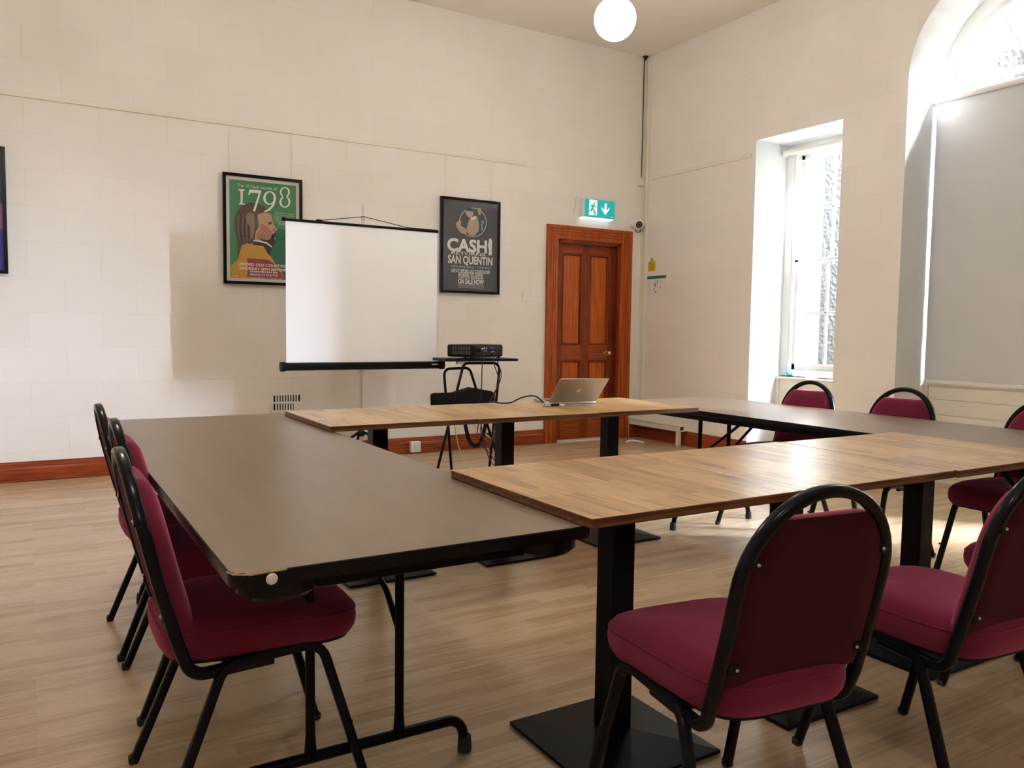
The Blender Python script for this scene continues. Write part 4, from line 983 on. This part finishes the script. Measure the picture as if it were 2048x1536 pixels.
# ================================================================== CHAIRS
def chair_proto():
    r = thing('banquet_chair', '', 'chair', (0, 0, 0), 0, 'burgundy banquet chairs around the tables')
    sq = rrect(.0235, .0235, .006, 2)
    for s in (-1, 1):
        rear = fillet([(s * .222, -.25, .004), (s * .190, -.095, .392), (s * .190, .01, .398)], .055)
        front = fillet([(s * .190, .01, .398), (s * .190, .135, .405), (s * .222, .25, .004)], .055)
        for pth in (rear, front):
            bm = BM(); sweep(bm, pth, sq, ref=(1, 0, 0))
            if pth is front:
                lathe(bm, [(.005, 0), (.005, .018)], (s * .208, .20, .20), 'x', 8)
            foot = pth[0] if pth is rear else pth[-1]
            lg = loc_child('leg', bm, M['chair_metal'], r, True)
            bm = BM(); bbox(bm, foot[0] - .0125, foot[0] + .0125, foot[1] - .0125, foot[1] + .0125, 0, .022, .004, 1); loc_child('foot_cap', bm, M['rubber'], lg)
    bm = BM()
    for yy, zz in ((-.085, .395), (.12, .402)): sweep(bm, [(-.19, yy, zz), (.19, yy, zz)], sq)
    loc_child('seat_frame', bm, M['chair_metal'], r)
    def yb(z): return -.176 - .30 * (z - .40) + .13 * (z - .40) ** 2 if z > .40 else -.176
    pts = []
    hoop_c, hr_ = .690, .187
    for s in (1,):
        base = fillet([(.182, .02, .384), (.184, -.165, .378), (.190, yb(.45), .45)], .045)
        side = [(.190 - .003 * min(1, (z - .45) / .2), yb(z), z) for z in (.50, .56, .62)]
        arc = [(hr_ * cos(a * pi / 28), yb(hoop_c + hr_ * sin(a * pi / 28)), hoop_c + hr_ * sin(a * pi / 28)) for a in range(0, 29)]
        right = [Vector(p) for p in base] + [Vector(p) for p in side]
        left = [Vector((-p.x, p.y, p.z)) for p in reversed(right)]
        pts = right + [Vector(p) for p in arc] + left
    bm = BM(); sweep(bm, pts, rrect(.028, .025, .009, 3), ref=(0, 0, 0) if 0 else None)
    loc_child('back_frame', bm, M['chair_metal'], r, True)
    # back pad
    zt, zb = .828, .474; xi = .174
    out = []
    a1 = math.acos(min(1, sqrt(max(xi ** 2 - (zt - hoop_c) ** 2, 0)) / xi))
    for k in range(9):
        a = -0 + a1 * k / 8; out.append((xi * cos(a), hoop_c + xi * sin(a)))
    xt = out[-1][0]
    out += [(xt * (1 - 2 * k / 8), zt) for k in range(1, 8)]
    out += [(-x, z) for x, z in reversed(out[:9])]
    out += [(-.176, z) for z in (.63, .56, .50)] + [(-.174, zb)] + [(-.174 + .348 * k / 6, zb) for k in range(1, 6)] + [(.174, zb)] + [(.177, z) for z in (.50, .56, .63)]
    cxz = (0, .63)
    def padring(bm, sc, off):
        return [bm.verts.new((cxz[0] + (x - cxz[0]) * sc, yb(cxz[1] + (z - cxz[1]) * sc) + off, cxz[1] + (z - cxz[1]) * sc)) for x, z in out]
    def rings(bm, spec, cap0=True, cap1=True):
        rs = [padring(bm, s_, o_) for s_, o_ in spec]
        for A, B in zip(rs, rs[1:]):
            for i in range(len(A)): bm.faces.new((A[i], A[(i + 1) % len(A)], B[(i + 1) % len(A)], B[i]))
        for rg in (rs[0], rs[-1]):
            c_ = bm.verts.new(sum((v_.co for v_ in rg), Vector()) / len(rg))
            for i in range(len(rg)): bm.faces.new((rg[i], rg[(i + 1) % len(rg)], c_))
    bm = BM(); rings(bm, [(.3, -.002), (.7, -.002), (.985, -.002), (1.0, .003), (1.0, .020), (.985, .032), (.94, .043), (.86, .050), (.7, .055), (.4, .057)])
    pad = loc_child('backrest', bm, M['fabric'], r, True)
    bm = BM(); rings(bm, [(.3, -.009), (.7, -.009), (.97, -.009), (.995, -.006), (.995, -.001)])
    loc_child('back_panel', bm, M['fabric_shaded'], r, True)
    for x, z in ((.163, .52), (-.163, .52), (.166, .745), (-.166, .745)):
        y = yb(z); e = .016 if x > 0 else -.016
        bm = BM(); bbox(bm, min(x - e * .7, x + e), max(x - e * .7, x + e), y - .0155, y - .010, z - .010, z + .010, .002, 1)
        bk = loc_child('bracket', bm, M['chair_metal'], r)
        bm = BM(); lathe(bm, [(.001, -.0025), (.003, -.002), (.004, 0)], (x - e * .3, y - .0155, z), 'y', 10); loc_child('screw', bm, M['chrome'], bk, True)
    # seat
    N = 48; so_ = []
    for i in range(N):
        t_ = 2 * pi * i / N; c_, s_ = cos(t_), sin(t_); e_ = .42
        x = .215 * math.copysign(abs(c_) ** e_, c_); y = .236 * math.copysign(abs(s_) ** e_, s_)
        x *= 1 - .13 * (.236 - y) / .472
        so_.append((x, y + .012))
    bm = BM(); rs = []
    for sc, z in ((.35, .404), (.90, .404), (.96, .409), (.995, .424), (1.008, .445), (1.0, .466), (.985, .478), (.94, .491), (.86, .501), (.7, .508), (.45, .512), (.2, .513)):
        rs.append([bm.verts.new((x * sc, .018 + (y - .018) * sc, z - .008 * max(0, (y - .10) / .14) * (z > .46))) for x, y in so_])
    for A, B in zip(rs, rs[1:]):
        for i in range(N): bm.faces.new((A[i], A[(i + 1) % N], B[(i + 1) % N], B[i]))
    bm.faces.new(rs[0]); bm.faces.new(rs[-1]); seat = loc_child('seat', bm, M['fabric'], r, True)
    bm = BM(); tube(bm, [(x * .995, .018 + (y - .018) * .995, .4725 - .008 * max(0, (y - .10) / .14)) for x, y in so_], .0028, 5, closed=True); loc_child('piping', bm, M['fabric'], seat, True)
    bm = BM(); rs = [[bm.verts.new((x * sc, .018 + (y - .018) * sc, z)) for x, y in so_] for sc, z in ((.88, .397), (.93, .399), (.93, .405))]
    for A, B in zip(rs, rs[1:]):
        for i in range(N): bm.faces.new((A[i], A[(i + 1) % N], B[(i + 1) % N], B[i]))
    bm.faces.new(rs[0]); bm.faces.new(rs[-1]); loc_child('seat_base', bm, M['black_plastic'], r, True)
    return r
chair0 = chair_proto()
# (x, y of the centre between the feet, facing direction in degrees from +Y clockwise)
CH = [(.468, 2.09, 90, 'burgundy banquet chair tucked under the near end of the left folding table'),
      (.512, 2.75, 90, 'burgundy banquet chair second along the left folding table'),
      (.505, 3.28, 90, 'burgundy banquet chair third along the left folding table, farthest from the viewer'),
      (1.358, 1.285, 7, 'burgundy banquet chair seen from behind at the nearest wooden table'),
      (2.07, 1.22, 5, 'burgundy banquet chair at the middle near table, cut by the right edge'),
      (2.83, 1.25, 3, 'burgundy banquet chair right of the cut-off chair, only its dark seat showing'),
      (3.86, 3.30, -90, 'burgundy banquet chair under the narrow sash window'),
      (3.86, 2.675, -90, 'burgundy banquet chair between the two windows, at the grey-brown table'),
      (3.86, 1.93, -90, 'burgundy banquet chair below the blind, cut by the right edge')]
for i, (x, y, a_, lb) in enumerate(CH):
    o = chair0 if i == 0 else copy_tree(chair0)
    o.location = (x, y, 0); o.rotation_euler = (0, 0, radians(-a_)); o['label'] = lb
